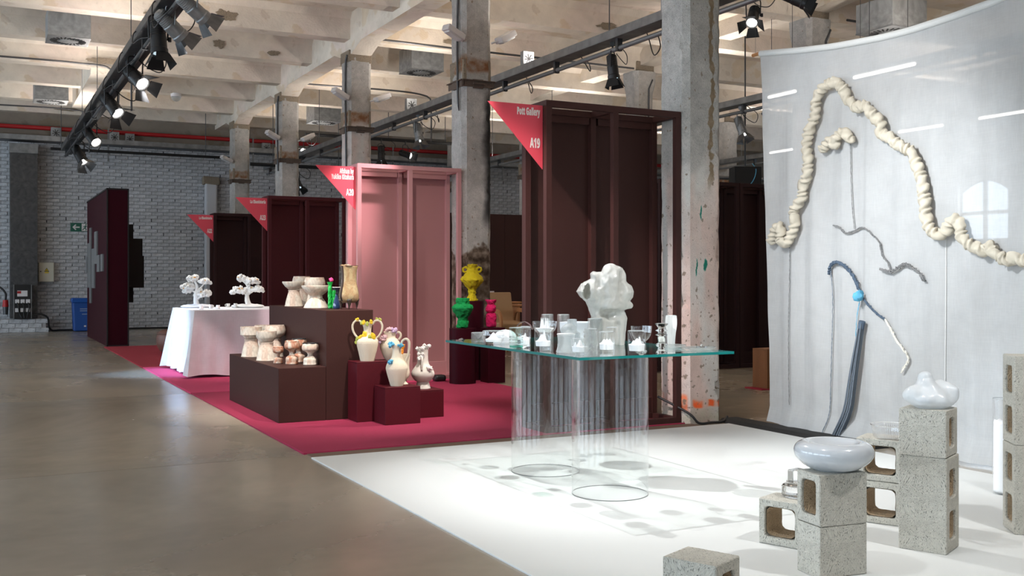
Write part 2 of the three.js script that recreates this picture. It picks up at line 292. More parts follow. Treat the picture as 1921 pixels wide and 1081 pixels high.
// lettering: capital height and overall width given, its right edge at x = 0 when right is true
function letters(str, cap, width, depth = 0.002, right = true) {
  const g = new TextGeometry(str, { font, size: 1, depth: 1, curveSegments: 4, bevelEnabled: true, bevelThickness: 0.1, bevelSize: 0.035, bevelSegments: 1 });
  g.computeBoundingBox(); const b = g.boundingBox, capB = (() => { const q = new TextGeometry('H', { font, size: 1, depth: 1, curveSegments: 2, bevelEnabled: false }); q.computeBoundingBox(); return q.boundingBox.max.y; })();
  g.translate(-b.min.x, 0, 0); g.scale(width / (b.max.x - b.min.x), cap / capB, depth); if (right) g.translate(-width, 0, 0);
  return g;
}

// ------------------------------------------------------------------ the setting
const X0 = -9, X1 = 20, ZB = -24.1, ZF = 6, SLAB = 4.98, BEAM = 4.6;
const ROWS = [-2.45, -6.57, -10.61, -14.6, -18.47, -22.27];      // column lines
{ // concrete floor, cast in bays
  const f = structure('floor');
  part(f, 'floor_base', boxAt(X0 - 0.2, X1 + 0.2, -0.3, -0.006, ZB - 0.2, ZF + 0.2), M.joint);
  const xs = [X0, -3.2, 4.98, 10, 15, X1], zs = [ZF, 1.8, -2.4, -6.42, -10.36, -14.3, -18.2, -22.0, ZB];
  for (let i = 0; i < xs.length - 1; i++) for (let j = 0; j < zs.length - 1; j++) {
    const g = new THREE.BoxGeometry(xs[i + 1] - xs[i] - 0.007, 0.2, zs[j] - zs[j + 1] - 0.007); g.translate((xs[i] + xs[i + 1]) / 2, -0.1, (zs[j] + zs[j + 1]) / 2);
    const u = uvm(g), a = u.attributes.uv; const du = ((i * 7 + j * 3) % 5) * 1.37; for (let k = 0; k < a.count; k++) a.setXY(k, a.getX(k) + du, a.getY(k) + du * 0.7);
    part(f, 'concrete_slab', u, M.floor);
  }
}
const wallBack = structure('wall_back');
part(wallBack, 'wall_core', boxAt(X0 - 0.3, X1 + 0.3, 0, SLAB + 0.2, ZB - 0.3, ZB - 0.012), M.mortar);
part(wallBack, 'concrete_band', boxAt(X0, X1, 4.05, SLAB, ZB - 0.02, ZB + 0.01), M.band);
{ // white-painted bricks: those that show largest are pieces of their own, the rest one object
  const bw = 0.25, bh = 0.076, j = 0.008, r = rng(21), own = [], rest = [];
  const geos = [0, 1, 2].map((k) => { const g = displace(new RoundedBoxGeometry(bw - j, bh - j, 0.05, 1, 0.006), (x, y, z) => noise.noise(x * 40 + k * 9, y * 40, z * 40) * 0.0035); return g; });
  for (let row = 0; row < 54; row++) for (let c = -2; c < 62; c++) {
    const x = 0.2 + c * bw + (row % 2 ? bw / 2 : 0) + (r() - 0.5) * 0.006, y = 0.04 + row * bh;
    if (y > 4.02 || x < -0.2) { continue; }
    const o = { x, y: y + (r() - 0.5) * 0.005, z: ZB - 0.018 + r() * 0.012, k: floor(r() * 3), m: floor(r() * 3), s: r() < 0.08 ? 0.9 + r() * 0.06 : 1, t: (r() - 0.5) * 0.02 };
    (x > 2.55 && x < 4.5 && y > 0.35 && y < 2.9 && own.length < 300 ? own : rest).push(o);
  }
  const sub = new THREE.Object3D(), put = (o, q) => { o.position.set(q.x, q.y, q.z); o.rotation.set(0, 0, q.t); o.scale.set(q.s, 1, 1); };
  for (const q of own) put(part(wallBack, 'brick', geos[q.k], M.bricks[q.m]), q);
  { const gaps = own.concat(rest).filter(() => r() < 0.13), im = new THREE.InstancedMesh(new THREE.BoxGeometry(0.014, 0.07, 0.01), plain(0.05, 0.05, 0.055), gaps.length); im.name = 'open_joints'; im.userData.kind = 'stuff'; gaps.forEach((q, i) => { sub.position.set(q.x + bw / 2 + (r() - 0.5) * 0.01, q.y + (r() - 0.5) * 0.02, ZB + 0.009); sub.rotation.set(0, 0, 0); sub.scale.set(0.6 + r(), 0.4 + r() * 0.7, 1); sub.updateMatrix(); im.setMatrixAt(i, sub.matrix); }); wallBack.add(im); }
  for (let k = 0; k < 3; k++) { const l = rest.filter((q) => q.m === k), im = new THREE.InstancedMesh(geos[k], M.bricks[k], l.length); im.name = 'bricks'; im.userData.kind = 'stuff'; l.forEach((q, i) => { put(sub, q); sub.updateMatrix(); im.setMatrixAt(i, sub.matrix); }); wallBack.add(im); }
}
{ // far left wall and the wall behind the camera, with tall windows
  const wl = structure('wall_left'), zw = [-21, -16.8, -12.6, -8.4, -4.2, 0, 4.0], w = 1.5, y0 = 1.0, y1 = 3.9;
  const seg = []; let z = ZB;
  for (const c of zw) { seg.push(boxAt(X0 - 0.3, X0, 0, SLAB, z, c - w)); seg.push(boxAt(X0 - 0.3, X0, 0, y0, c - w, c + w)); seg.push(boxAt(X0 - 0.3, X0, y1, SLAB, c - w, c + w)); z = c + w; }
  seg.push(boxAt(X0 - 0.3, X0, 0, SLAB, z, ZF)); part(wl, 'wall_face', merge(seg), M.wallPlain);
  zw.forEach((c, i) => {
    const g = structure(`window_${i + 1}`); part(g, 'window_pane', boxAt(X0 - 0.17, X0 - 0.15, y0, y1, c - w, c + w), paneGlow);
    const bars = []; for (let k = 0; k <= 4; k++) bars.push(boxAt(X0 - 0.15, X0 - 0.10, y0, y1, c - w + k * w / 2 - 0.025, c - w + k * w / 2 + 0.025)); for (let k = 0; k <= 3; k++) bars.push(boxAt(X0 - 0.15, X0 - 0.10, y0 + k * 0.95, y0 + k * 0.95 + 0.05, c - w, c + w));
    part(g, 'window_frame', merge(bars), M.steelDark);
    const l = new THREE.RectAreaLight(DAYC, DAY, 2 * w, y1 - y0); l.position.set(X0 - 0.09, (y0 + y1) / 2, c); l.lookAt(5, (y0 + y1) / 2, c); scene.add(l);
  });
}
structure('wall_front', boxAt(X0 - 0.3, X1 + 0.3, 0, SLAB, ZF, ZF + 0.3), M.wallPlain);
{ // right wall with two arched windows
  const wr = structure('wall_right'), seg = []; let z = ZB;
  const wins = [-15.75, -11.5, -7.3]; const w = 0.65, y0 = 2.0, y1 = 3.35;
  for (const c of wins) { seg.push(boxAt(X1, X1 + 0.3, 0, SLAB, z, c - w)); seg.push(boxAt(X1, X1 + 0.3, 0, y0, c - w, c + w)); seg.push(boxAt(X1, X1 + 0.3, y1, SLAB, c - w, c + w)); z = c + w; }
  seg.push(boxAt(X1, X1 + 0.3, 0, SLAB, z, ZF)); part(wr, 'wall_face', merge(seg), M.wallPlain);
  wins.forEach((c, i) => {
    const g = structure(`window_${i + 8}`); part(g, 'window_pane', boxAt(X1 + 0.15, X1 + 0.17, y0, y1, c - w, c + w), paneGlow);
    const bars = [boxAt(X1 + 0.08, X1 + 0.14, y0, y1, c - 0.04, c + 0.04), boxAt(X1 + 0.08, X1 + 0.14, 2.55, 2.63, c - w, c + w)];
    const s = new THREE.Shape(V2([[-w, 0.7], [w, 0.7], [w, 1.36], [-w, 1.36]])); const h = new THREE.Path(); h.moveTo(-w + 0.03, 0.7); h.lineTo(-w + 0.03, 1.05); h.quadraticCurveTo(0, 1.55, w - 0.03, 1.05); h.lineTo(w - 0.03, 0.7); h.closePath(); s.holes.push(h);
    bars.push(uvm(mv(new THREE.ExtrudeGeometry(s, { depth: 0.06, bevelEnabled: false }), 0, y0, 0, 0, PI / 2, 0).translate(X1 + 0.08, 0, c)));
    part(g, 'window_frame', merge(bars), M.wallPlain);
    const l = new THREE.RectAreaLight(DAYC, DAY, 2 * w, y1 - y0); l.position.set(X1 + 0.07, (y0 + y1) / 2, c); l.lookAt(0, (y0 + y1) / 2, c); scene.add(l);
  });
}
{ // ceiling slab, cross beams, girders with haunches over the columns
  const c = structure('ceiling');
  part(c, 'ceiling_slab', boxAt(X0 - 0.3, X1 + 0.3, SLAB, SLAB + 0.2, ZB - 0.3, ZF + 0.3), M.ceiling);
  const beamGeo = (z) => { // trapezium with small fillets at the slab
    const s = new THREE.Shape(V2([[-0.13, 0], [0.13, 0], [0.145, SLAB - BEAM - 0.09], [0.23, SLAB - BEAM + 0.01], [-0.23, SLAB - BEAM + 0.01], [-0.145, SLAB - BEAM - 0.09]]));
    const g = new THREE.ExtrudeGeometry(s, { depth: X1 - X0, bevelEnabled: false, steps: 1 }); g.rotateY(PI / 2); g.translate(X0, BEAM, z); return uvm(g);
  };
  const zs = []; for (let i = 0; i < ROWS.length - 1; i++) zs.push(ROWS[i], (ROWS[i] + ROWS[i + 1]) / 2);
  zs.push(ROWS[5], -24.0, ROWS[0] + 2, ROWS[0] + 4, ROWS[0] + 6);
  for (const z of zs) part(c, 'beam', beamGeo(z), M.beam);
  for (const x of [4.98, 10.05, 15.1, -0.2 - 3.2]) {
    const b0 = x > 8 ? 4.74 : 4.5, b1 = x > 8 ? 4.70 : 4.38, pts = [[ZF, SLAB], [ZF, b0]];
    for (const z of [1.6, ...ROWS]) { pts.push([z + 0.62, b0], [z + 0.22, b1], [z - 0.22, b1], [z - 0.62, b0]); }
    pts.push([ZB, b0], [ZB, SLAB]);
    const g = new THREE.ExtrudeGeometry(new THREE.Shape(V2(pts)), { depth: 0.3, bevelEnabled: false }); g.rotateY(-PI / 2); g.translate(x + 0.15, 0, 0);
    part(c, 'girder', uvm(g), M.beam);
  }
  part(c, 'girder', boxAt(1.68, 1.98, 4.5, SLAB, -18.4, -22.2), M.beam);
  const spall = (x, y, z, w, h, s) => { const pts = []; for (let k = 0; k < 40; k++) { const a = k / 40 * 2 * PI, q = 0.7 + 0.9 * fbm(cos(a) * 1.3 + s, sin(a) * 1.3, s, 3) + 0.25 * noise.noise(cos(a) * 6, sin(a) * 6, s); pts.push([cos(a) * w * q, sin(a) * h * q]); } part(c, 'broken_plaster', uvm(new THREE.ExtrudeGeometry(new THREE.Shape(V2(pts)), { depth: 0.008, bevelEnabled: true, bevelSize: 0.008, bevelThickness: 0.006, bevelSegments: 1 })), M.rubble, [x, y, z + 0.015]); };
  for (const q of [[3.05, 4.74, -14.45 - 0.03 + 0.0, 0.16, 0.09, 3], [2.15, 4.66, -14.47, 0.2, 0.05, 8], [3.35, 4.76, -16.39, 0.1, 0.08, 5], [4.2, 4.7, -16.39, 0.12, 0.05, 15], [1.9, 4.71, -18.32, 0.4, 0.05, 25], [6.5, 4.72, -14.47, 0.3, 0.05, 33], [8.0, 4.7, -12.47, 0.25, 0.05, 41], [1.7, 4.7, -24.0 + 0.14, 0.3, 0.04, 51]]) spall(...q);
}
// ------------------------------------------------------------------ columns
function columnGeo(w, h, ch, seed, flare) {
  const a = w / 2, oct = [[-a + ch, a], [a - ch, a], [a, a - ch], [a, -a + ch], [a - ch, -a], [-a + ch, -a], [-a, -a + ch], [-a, a - ch]];
  const per = []; for (let i = 0; i < 8; i++) { const p = oct[i], q = oct[(i + 1) % 8], n = i % 2 ? 2 : 9; for (let k = 0; k < n; k++) per.push([lerp(p[0], q[0], k / n), lerp(p[1], q[1], k / n), i % 2]); }
  const N = per.length, NY = 110, pos = [], uv = [], idx = []; let acc = [0]; for (let i = 0; i < N; i++) acc.push(acc[i] + hypot(per[(i + 1) % N][0] - per[i][0], per[(i + 1) % N][1] - per[i][1]));
  for (let j = 0; j <= NY; j++) for (let i = 0; i <= N; i++) {
    const p = per[i % N], y = j / NY * h, e = fbm(p[0] * 9 + seed, y * 7, p[1] * 9, 4) * 0.010, chip = p[2] ? -max(0, fbm(p[0] * 5 + seed, y * 9, p[1] * 5 + 3, 3) - 0.12) * 0.10 : 0;
    const fl = flare ? 1 + 0.22 * smooth(h - 0.42, h - 0.12, y) * smooth(h + 0.2, h, y) : 1, k = fl * (1 + (e + chip) / a);
    pos.push(p[0] * k, y, p[1] * k); uv.push(acc[i] / acc[N], y / 4.62);
  }
  for (let j = 0; j < NY; j++) for (let i = 0; i < N; i++) { const q = j * (N + 1) + i; idx.push(q, q + 1, q + N + 1, q + 1, q + N + 2, q + N + 1); }
  const g = new THREE.BufferGeometry(); g.setAttribute('position', new THREE.Float32BufferAttribute(pos, 3)); g.setAttribute('uv', new THREE.Float32BufferAttribute(uv, 2)); g.setIndex(idx); g.computeVertexNormals();
  // the corner where the ring closes
  return toCreasedNormals(g, 0.6);
}
const colMat = (seed, o) => std({ map: columnTex(seed, o), roughness: 0.95, bumpMap: rep(texPore, 3, 10), bumpScale: 0.006 });
const cm1 = colMat(3, { pink: 1.95, pinkAmount: 0.95, paint: true, spall: true, green: true }), cm2 = colMat(9, { pink: 0, pinkAmount: 0, bare: 1.42, burn: true, ochre: 3.5 }), cm3 = colMat(15, { pink: 3.4, pinkAmount: 0.55, ochre: 3.45 }), cm4 = colMat(22, { pink: 1.0, pinkAmount: 0.3, ochre: 3.3 });
const colGeo = columnGeo(0.355, 4.42, 0.045, 4, false), colGeoF = columnGeo(0.36, 4.6, 0.05, 8, true);
const collarGeo = displace(new RoundedBoxGeometry(0.368, 0.30, 0.368, 7, 0.02), (x, y, z) => fbm(x * 9, y * 12, z * 9, 4) * 0.035 - smooth(0.05, 0.15, abs(y)) * 0.012), headGeo = displace(new RoundedBoxGeometry(0.362, 0.17, 0.362, 6, 0.02), (x, y, z) => fbm(x * 9 + 4, y * 12, z * 9, 4) * 0.03);
function bracketGeo() { return merge([boxAt(-0.20, 0.20, -0.035, 0.035, -0.005, 0.005), boxAt(-0.06, 0.06, -0.05, 0.05, -0.02, 0.012), boxAt(-0.20, 0.20, 0.03, 0.04, -0.03, 0.03), boxAt(-0.07, 0.07, -0.01, 0.0, 0.0, 0.05)]); }
const built = (t) => { delete t.userData.label; delete t.userData.category; t.userData.kind = 'structure'; };   // columns that only the room needs
function column(label, x, zFace, mat, o = {}) {
  const t = thing('concrete_column', label, 'column', [x, 0, zFace - 0.178]);
  part(t, 'shaft', o.flare ? colGeoF : colGeo, mat);
  if (o.collar) { part(t, 'rubble_collar', collarGeo, M.rubble, [0, o.collar, 0]); for (const [bx, bz, r] of [[0, 0.186, 0], [-0.186, 0, PI / 2], [0.186, 0, PI / 2]]) part(t, 'steel_bracket', bracketGeo(), M.rust, [bx, o.collar - 0.13, bz], [0, r, 0]); }
  if (!o.flare) part(t, 'patched_head', headGeo, M.rubble, [0, 4.36, 0]); else part(t, 'patched_head', headGeo, M.rubble, [0, 4.68, 0]);
  if (o.pipe) part(t, 'conduit', tube([[o.pipe, o.low ?? 0.4, 0.19], [o.pipe, 3, 0.192], [o.pipe, 4.0, 0.195], [o.pipe, 4.40, 0.225], [o.pipe + 0.05, 4.46, 0.235]], 0.014, 20, 8), M.steelDark);
  if (o.pipeL) part(t, 'conduit', tube([[-0.195, o.low ?? 0.4, o.pipeL], [-0.197, 3, o.pipeL], [-0.2, 4.3, o.pipeL], [-0.2, 4.36, o.pipeL + 0.05]], 0.014, 20, 8), M.steelDark);
  return t;
}
column('nearest concrete column with pinkish whitewash, orange spray mark and peeling plaster edge', 4.978, -6.40, cm1);
column('grey concrete column with a black scorch down its edge and bare stone base, behind the yellow vase', 4.978, -10.46, cm2, { collar: 3.42, pipeL: 0.1, low: 3.0 });
column('pinkish concrete column rising behind the pink frame wall', 4.978, -14.45, cm3, { collar: 3.42, pipeL: 0.12, low: 2.6 });
column('grey concrete column between the pink frame and the burgundy frame, conduit on its left', 4.978, -18.29, cm4, { collar: 3.35, pipeL: 0.12, low: 3.2 });
column('farthest column of the near row, close to the white brick wall', 4.978, -22.09, cm4, { collar: 3.3 });
column('column with flared rust-stained head showing above the tall maroon frame', 10.0, -14.45, cm4, { flare: true, pipe: 0.06, low: 1 });
column('column with rust-stained head rising behind the top edge of the sheer curtain', 10.05, -10.45, cm3, { flare: true, pipe: 0.1, low: 1 });
column('slim distant column between the pinkish column and the curtain, flared at the head', 15.0, -18.3, cm4, { flare: true });
column('distant grey column showing left of the scorched column', 10.0, -18.35, cm4, { collar: 3.3 });
column('distant grey column beside the brick wall, right of the scorched column', 11.05 - 1.0, -22.1, cm4, { collar: 3.3 });
built(column(null, 15.05, -10.5, cm4, { flare: true }));
built(column(null, 15.05, -14.4, cm4, { flare: true }));
built(column(null, 10.05, -6.45, cm4, { flare: true }));

// ------------------------------------------------------------------ services under the ceiling
const diffGeos = (() => {
  const slots = []; for (let i = 0; i < 24; i++) { const a = i / 24 * 2 * PI; slots.push(mv(new THREE.BoxGeometry(0.105, 0.006, 0.020), 0.205, -0.2025, 0, 0, 0.35, 0).rotateY(a)); }
  return { box: box(0.6, 0.40, 0.6, 0.006), rim: merge([boxAt(-0.302, 0.302, -0.2, -0.185, 0.296, 0.304), boxAt(-0.302, 0.302, -0.2, -0.185, -0.304, -0.296), boxAt(-0.304, -0.296, -0.2, -0.185, -0.3, 0.3), boxAt(0.296, 0.304, -0.2, -0.185, -0.3, 0.3)]), slots: merge(slots), hub: uvm(mv(new THREE.CylinderGeometry(0.13, 0.13, 0.01, 28), 0, -0.203, 0)), neck: uvm(mv(new THREE.CylinderGeometry(0.1, 0.1, 0.3, 24), 0, 0.32, 0)), flange: uvm(mv(new THREE.CylinderGeometry(0.13, 0.13, 0.03, 24), 0, 0.22, 0)) };
})();
function diffuser(label, x, y, z, sc) {
  const t = thing('air_diffuser', label, 'air vent', [x, y, z]); t.scale.set(sc, 0.95, sc);
  part(t, 'casing', diffGeos.box, M.galv); part(t, 'casing_rim', diffGeos.rim, M.steel); part(t, 'swirl_slots', diffGeos.slots, M.slot); part(t, 'hub_plate', diffGeos.hub, M.galv); part(t, 'duct_neck', diffGeos.neck, M.steelDark); part(t, 'neck_flange', diffGeos.flange, M.steelDark);
}
diffuser('large galvanised air diffuser box at the top left, its swirl grille showing below', 1.12, 4.58, -15.5, 0.9);
diffuser('smaller-looking galvanised air diffuser box below and left of the large one', 1.22, 4.57, -20.95, 0.95);
diffuser('galvanised air diffuser box hanging just left of the scorched column', 6.37, 4.62, -15.5, 0.92);
diffuser('galvanised air diffuser box between the pinkish column and the column left of it', 6.42, 4.54, -20.95, 0.95);
diffuser('galvanised air diffuser box above the top edge of the sheer curtain', 10.3, 4.42, -9.45, 1);

// cable trays along the hall with a pipe under each, and the strip lamps lying in them
const TRAYY = 3.6, trayXs = [1.56, 5.92, 9.75, 14.4];
const trayNames = ['dark steel cable tray running over the aisle at the left, stage lights hanging from it', 'grey steel cable tray running behind the concrete columns in the middle of the hall', 'steel cable tray over the far aisle, ending behind the left edge of the sheer curtain', 'steel cable tray farthest right, behind the sheer curtain'];
const clampBar = boxAt(-0.05, 0.01, -0.13, 0, -0.02, 0.02);
trayXs.forEach((x, i) => {
  const z0 = i === 0 ? -21.9 : -23.6, z1 = 4, L = z1 - z0, zc = (z0 + z1) / 2;
  const t = thing('cable_tray', trayNames[i], 'cable tray', [x, TRAYY, zc]);
  part(t, 'tray_bottom', boxAt(-0.10, 0.10, -0.004, 0, -L / 2, L / 2), i ? M.steel : M.steelDark);
  for (const s of [-1, 1]) part(t, 'tray_side', boxAt(s * 0.10 - 0.003, s * 0.10 + 0.003, 0, 0.085, -L / 2, L / 2), i ? M.steel : M.steelDark);
  part(t, 'hanging_pipe', rod([-0.02, -0.10, -L / 2], [-0.02, -0.10, L / 2], 0.024, 12), i ? M.steel : M.steelDark);
  for (let z = -L / 2 + 0.3; z < L / 2; z += 1.3) part(t, 'pipe_clamp', clampBar, M.steelDark, [0, 0, z]);
  if (!i) { const c = []; for (let k = 0; k < 5; k++) c.push(tube(Array.from({ length: 14 }, (_, q) => [-0.07 + k * 0.03 + noise.noise(q, k, 1) * 0.03, 0.03 + k * 0.01, -L / 2 + q / 13 * L]), 0.012, 60, 6)); part(t, 'cable_bundle', merge(c), M.black); part(t, 'power_rail', boxAt(0.03, 0.09, -0.07, -0.004, -L / 2, L / 2), M.black); }
  if (i < 2) { const q = rng(60 + i); for (let k = 0; k < (i ? 7 : 9); k++) { const z = (i ? -15.5 : -19.5) + k * (i ? 1.25 : 1.35) + q() * 0.5 - zc, w = 0.25 + q() * 0.35, s = i ? 1 : -1, dp = 0.08 + q() * 0.16; part(t, 'cable_loop', tube([[s * 0.09, 0.07, z], [s * 0.13, 0.03, z + 0.05], [s * (0.12 + q() * 0.08), -dp, z + w * 0.4], [s * 0.11, -dp * 0.8, z + w * 0.7], [-0.02, -0.09, z + w]], 0.006, 26, 5), M.black); } }
  for (const z of [-20, -17.4, -13.4, -9.4, -5.4, -1.4]) if (z > z0 + 0.2) part(t, 'suspension_rod', rod([0.12, 0, z - zc], [0.12, SLAB - TRAYY, z - zc], 0.006, 6), M.steelDark);
});
let lampNo = 0;
const stripLamp = (x, z, label, len = 1.2) => {
  const t = thing('strip_lamp', label, 'lamp', [x, TRAYY + 0.055, z], 0, 'strip lamps on the cable trays');
  part(t, 'lamp_body', box(0.07, 0.05, len, 0.005), M.galv); part(t, 'lamp_diffuser', boxAt(-0.03, 0.03, 0.025, 0.05, -len / 2 + 0.02, len / 2 - 0.02), stripGlow);
  const l = new THREE.RectAreaLight(WARM, STRIP, 0.06, len - 0.04); l.position.set(x, TRAYY + 0.055 + 0.056, z); l.lookAt(x, 9, z); scene.add(l);
};
for (const [i, x] of trayXs.entries()) for (const [k, z] of (i > 1 ? [1, -1, -4.5, -8.5, -12.5, -16.5, -20.2] : [1, -3.2, -7.2, -10.6, -14.0, -17.6, -21]).entries()) if ((i < 1 || z < -4) && (i < 2 || z < 0)) stripLamp(x + 0.06, z, `strip lamp lying in the ${['dark left', 'grey middle', 'far', 'farthest right'][i]} cable tray, ${['behind the viewer', 'over the viewer', 'near the tall maroon frame', 'before the scorched column', 'near the pinkish column', 'near the burgundy frame', 'near the brick wall'][k]}`);
// bare tubes hanging over the far aisles, seen bright through the sheer curtain
[[9.52, 3.6, -8.85, 0.9], [13.74, 3.6, -12.0, 0.86], [13.66, 3.6, -10.4, 0.8], [9.53, 3.6, -10.6, 0.5], [13.78, 3.6, -15.3, 0.7]].forEach(([x, y, z, len], i) => {
  const names = ['bright tube lamp shining through the upper curtain, topmost of the long ones', 'bright tube lamp shining through the curtain right of the large wool loop', 'bright tube lamp shining through the curtain at the right edge of the picture', 'short tube lamp shining through the curtain left of the wool loop, near the top', 'short tube lamp shining through the curtain at its left edge, lower of two'];
  const t = thing('tube_lamp', names[i], 'lamp', [x, y, z]);
  part(t, 'tube', mv(new THREE.CapsuleGeometry(0.022, len, 4, 10), 0, -0.03, 0, PI / 2), stripGlow); part(t, 'lamp_body', box(0.06, 0.04, len + 0.1, 0.005).translate(0, 0.02, 0), M.galv); for (const k of [-0.4, 0.4]) part(t, 'hanger_rod', rod([0, 0.03, k * len], [0, SLAB - y, k * len], 0.004, 6), M.steelDark);
  const l = new THREE.RectAreaLight(WARM, 12, 0.05, len); l.position.set(x, y - 0.06, z); l.lookAt(x, -5, z); scene.add(l);
});

// ------------------------------------------------------------------ stage spotlights
const barrel = toCreasedNormals(lathe([[0, 0.17], [0.035, 0.17], [0.062, 0.15], [0.066, 0.10], [0.066, 0.02], [0.072, 0.01], [0.072, -0.10], [0.078, -0.11], [0.078, -0.155], [0.07, -0.155], [0.066, -0.13], [0, -0.13]], 24), 0.5);
const flapGeo = (() => { const s = new THREE.Shape(V2([[-0.055, 0], [0.055, 0], [0.085, 0.12], [-0.085, 0.12]])); const g = new THREE.ExtrudeGeometry(s, { depth: 0.002, bevelEnabled: false }); return uvm(g); })();
const yokeGeo = tube([[-0.085, -0.02, 0], [-0.088, 0.06, 0], [-0.085, 0.17, 0], [-0.06, 0.19, 0], [0.06, 0.19, 0], [0.085, 0.17, 0], [0.088, 0.06, 0], [0.085, -0.02, 0]], 0.008, 40, 6);
const clampGeo = merge([mv(new THREE.CylinderGeometry(0.012, 0.012, 0.09, 8), 0, 0.235, 0), boxAt(-0.02, 0.02, 0.26, 0.31, -0.03, 0.03)]), knobGeo = mv(new THREE.CylinderGeometry(0.016, 0.016, 0.04, 10), 0.105, -0.01, 0, 0, 0, 0).clone();
const lensGeo = mv(new THREE.CylinderGeometry(0.062, 0.062, 0.008, 24), 0, -0.138, 0);
const finGeo = merge(Array.from({ length: 7 }, (_, i) => mv(new THREE.TorusGeometry(0.066, 0.0035, 5, 24), 0, 0.03 + i * 0.018, 0, PI / 2)));
const hangWire = tube([[0, 0.16, 0.05], [0.1, 0.08, 0.1], [0.22, 0.06, 0.12], [0.3, 0.2, 0.1], [0.12, 0.33, 0.02]], 0.006, 30, 6);
function stageLight(label, p, pan, tilt, o = {}) {
  const t = thing('stage_spotlight', label, 'spotlight', [p[0], p[1], p[2]], pan), s = o.s ?? 1; t.scale.setScalar(s * 0.6);
  const m = o.grey ? M.steel : M.black;
  part(t, 'yoke', yokeGeo, m); part(t, 'clamp', clampGeo, m); part(t, 'tilt_knob', knobGeo, M.black); part(t, 'power_cable', hangWire, M.black);
  const h = part(t, 'housing', barrel, m, [0, -0.01, 0], [-tilt, 0, 0]);
  part(h, 'cooling_fins', finGeo, m); part(h, 'lens', lensGeo, o.off ? lensDim : lensGlow);
  if (!o.bare) for (let k = 0; k < 4; k++) { const f = part(h, 'barn_door', flapGeo, o.greyFlap ? M.steelDark : M.blackMatt); const a = k * PI / 2; f.position.set(sin(a) * 0.07, -0.155, cos(a) * 0.07); f.rotation.order = 'YXZ'; f.rotation.set(PI - (o.flap ?? 0.45), a, 0); }
  if (o.bar) part(t, 'drop_bar', rod([0, 0.3, 0], [0, o.bar, 0], 0.012, 8), M.steelDark);
  return t;
}
const lx = 1.70, ly = 3.36;
stageLight('grey stage spotlight with pale barn doors, uppermost on the left tray', [1.62, ly + 0.05, -9.0], 1.9, 1.0, { grey: true, greyFlap: true, s: 1.5 });
stageLight('grey box-shaped stage spotlight, second from the top on the left tray', [1.56, ly + 0.06, -9.75], 1.9, 0.9, { grey: true, greyFlap: true, s: 1.6 });
stageLight('black stage spotlight catching blue light, just below the grey one on the left tray', [1.50, ly, -10.05], 0.2, 0.2, { off: true, s: 1.7 });
stageLight('black stage spotlight with a bright round lens facing right, halfway along the left tray', [1.56, ly, -12.1], 0.5, 0.95, { s: 1.8, flap: 0.7 });
stageLight('black stage spotlight with bright lens, below the halfway one on the left tray', [1.54, ly, -14.2], 0.6, 0.8, { s: 1.9, flap: 0.7 });
stageLight('stage spotlight with bright lens and no barn doors near the end of the left tray', [1.60, ly, -17.5], 0.5, 0.9, { s: 1.9, bare: true });
stageLight('stage spotlight with pale barn doors at the very end of the left tray', [1.62, ly - 0.03, -19.9], 0.6, 0.7, { s: 2.0, greyFlap: true });
stageLight('black stage spotlight hanging straight down in front of the tray, left of the nearest column', [5.92, ly - 0.02, -9.15], 0.7, 0.12, { off: true, s: 1.35, flap: 0.35 });
stageLight('grey stage spotlight lit along its side, between the pinkish and the scorched column', [5.95, ly - 0.02, -14.6], 0.4, 0.25, { grey: true, s: 1.5, greyFlap: true });
stageLight('black stage spotlight with bright lens at the top right, tilted down to the left', [5.93, ly + 0.02, -6.95], -0.9, 0.75, { s: 1.15, flap: 0.8 });
stageLight('black stage spotlight cut by the top edge, right of the tilted one', [5.93, ly + 0.05, -6.45], 0.8, 1.1, { s: 1.15, flap: 0.5 });
stageLight('small grey stage spotlight between the nearest column and the curtain', [9.75, 3.31, -11.7], 0.2, 0.4, { grey: true, s: 1.5, greyFlap: true });
stageLight('small grey stage spotlight close to the curtain edge, right of the other small one', [9.75, 3.33, -11.1], 0.9, 0.5, { grey: true, s: 1.4, greyFlap: true });
stageLight('distant stage spotlight glaring straight at the viewer above the pink frame', [8.2, 3.80, -20.85], 0.45, 1.25, { s: 1.6 });
stageLight('distant black stage spotlight hanging straight down above the pink frame', [7.65, 3.78, -20.85], 0.4, 0.05, { s: 1.7, off: true });
stageLight('distant black stage spotlight pointing left from behind the pinkish column', [6.05, 3.77, -20.85], -0.9, 1.2, { s: 1.8, flap: 0.3 });
stageLight('black stage spotlight with bluish lens hanging left of the pink frame sign', [5.85, 3.12, -20.95], 0.6, 0.5, { s: 1.7, off: true });

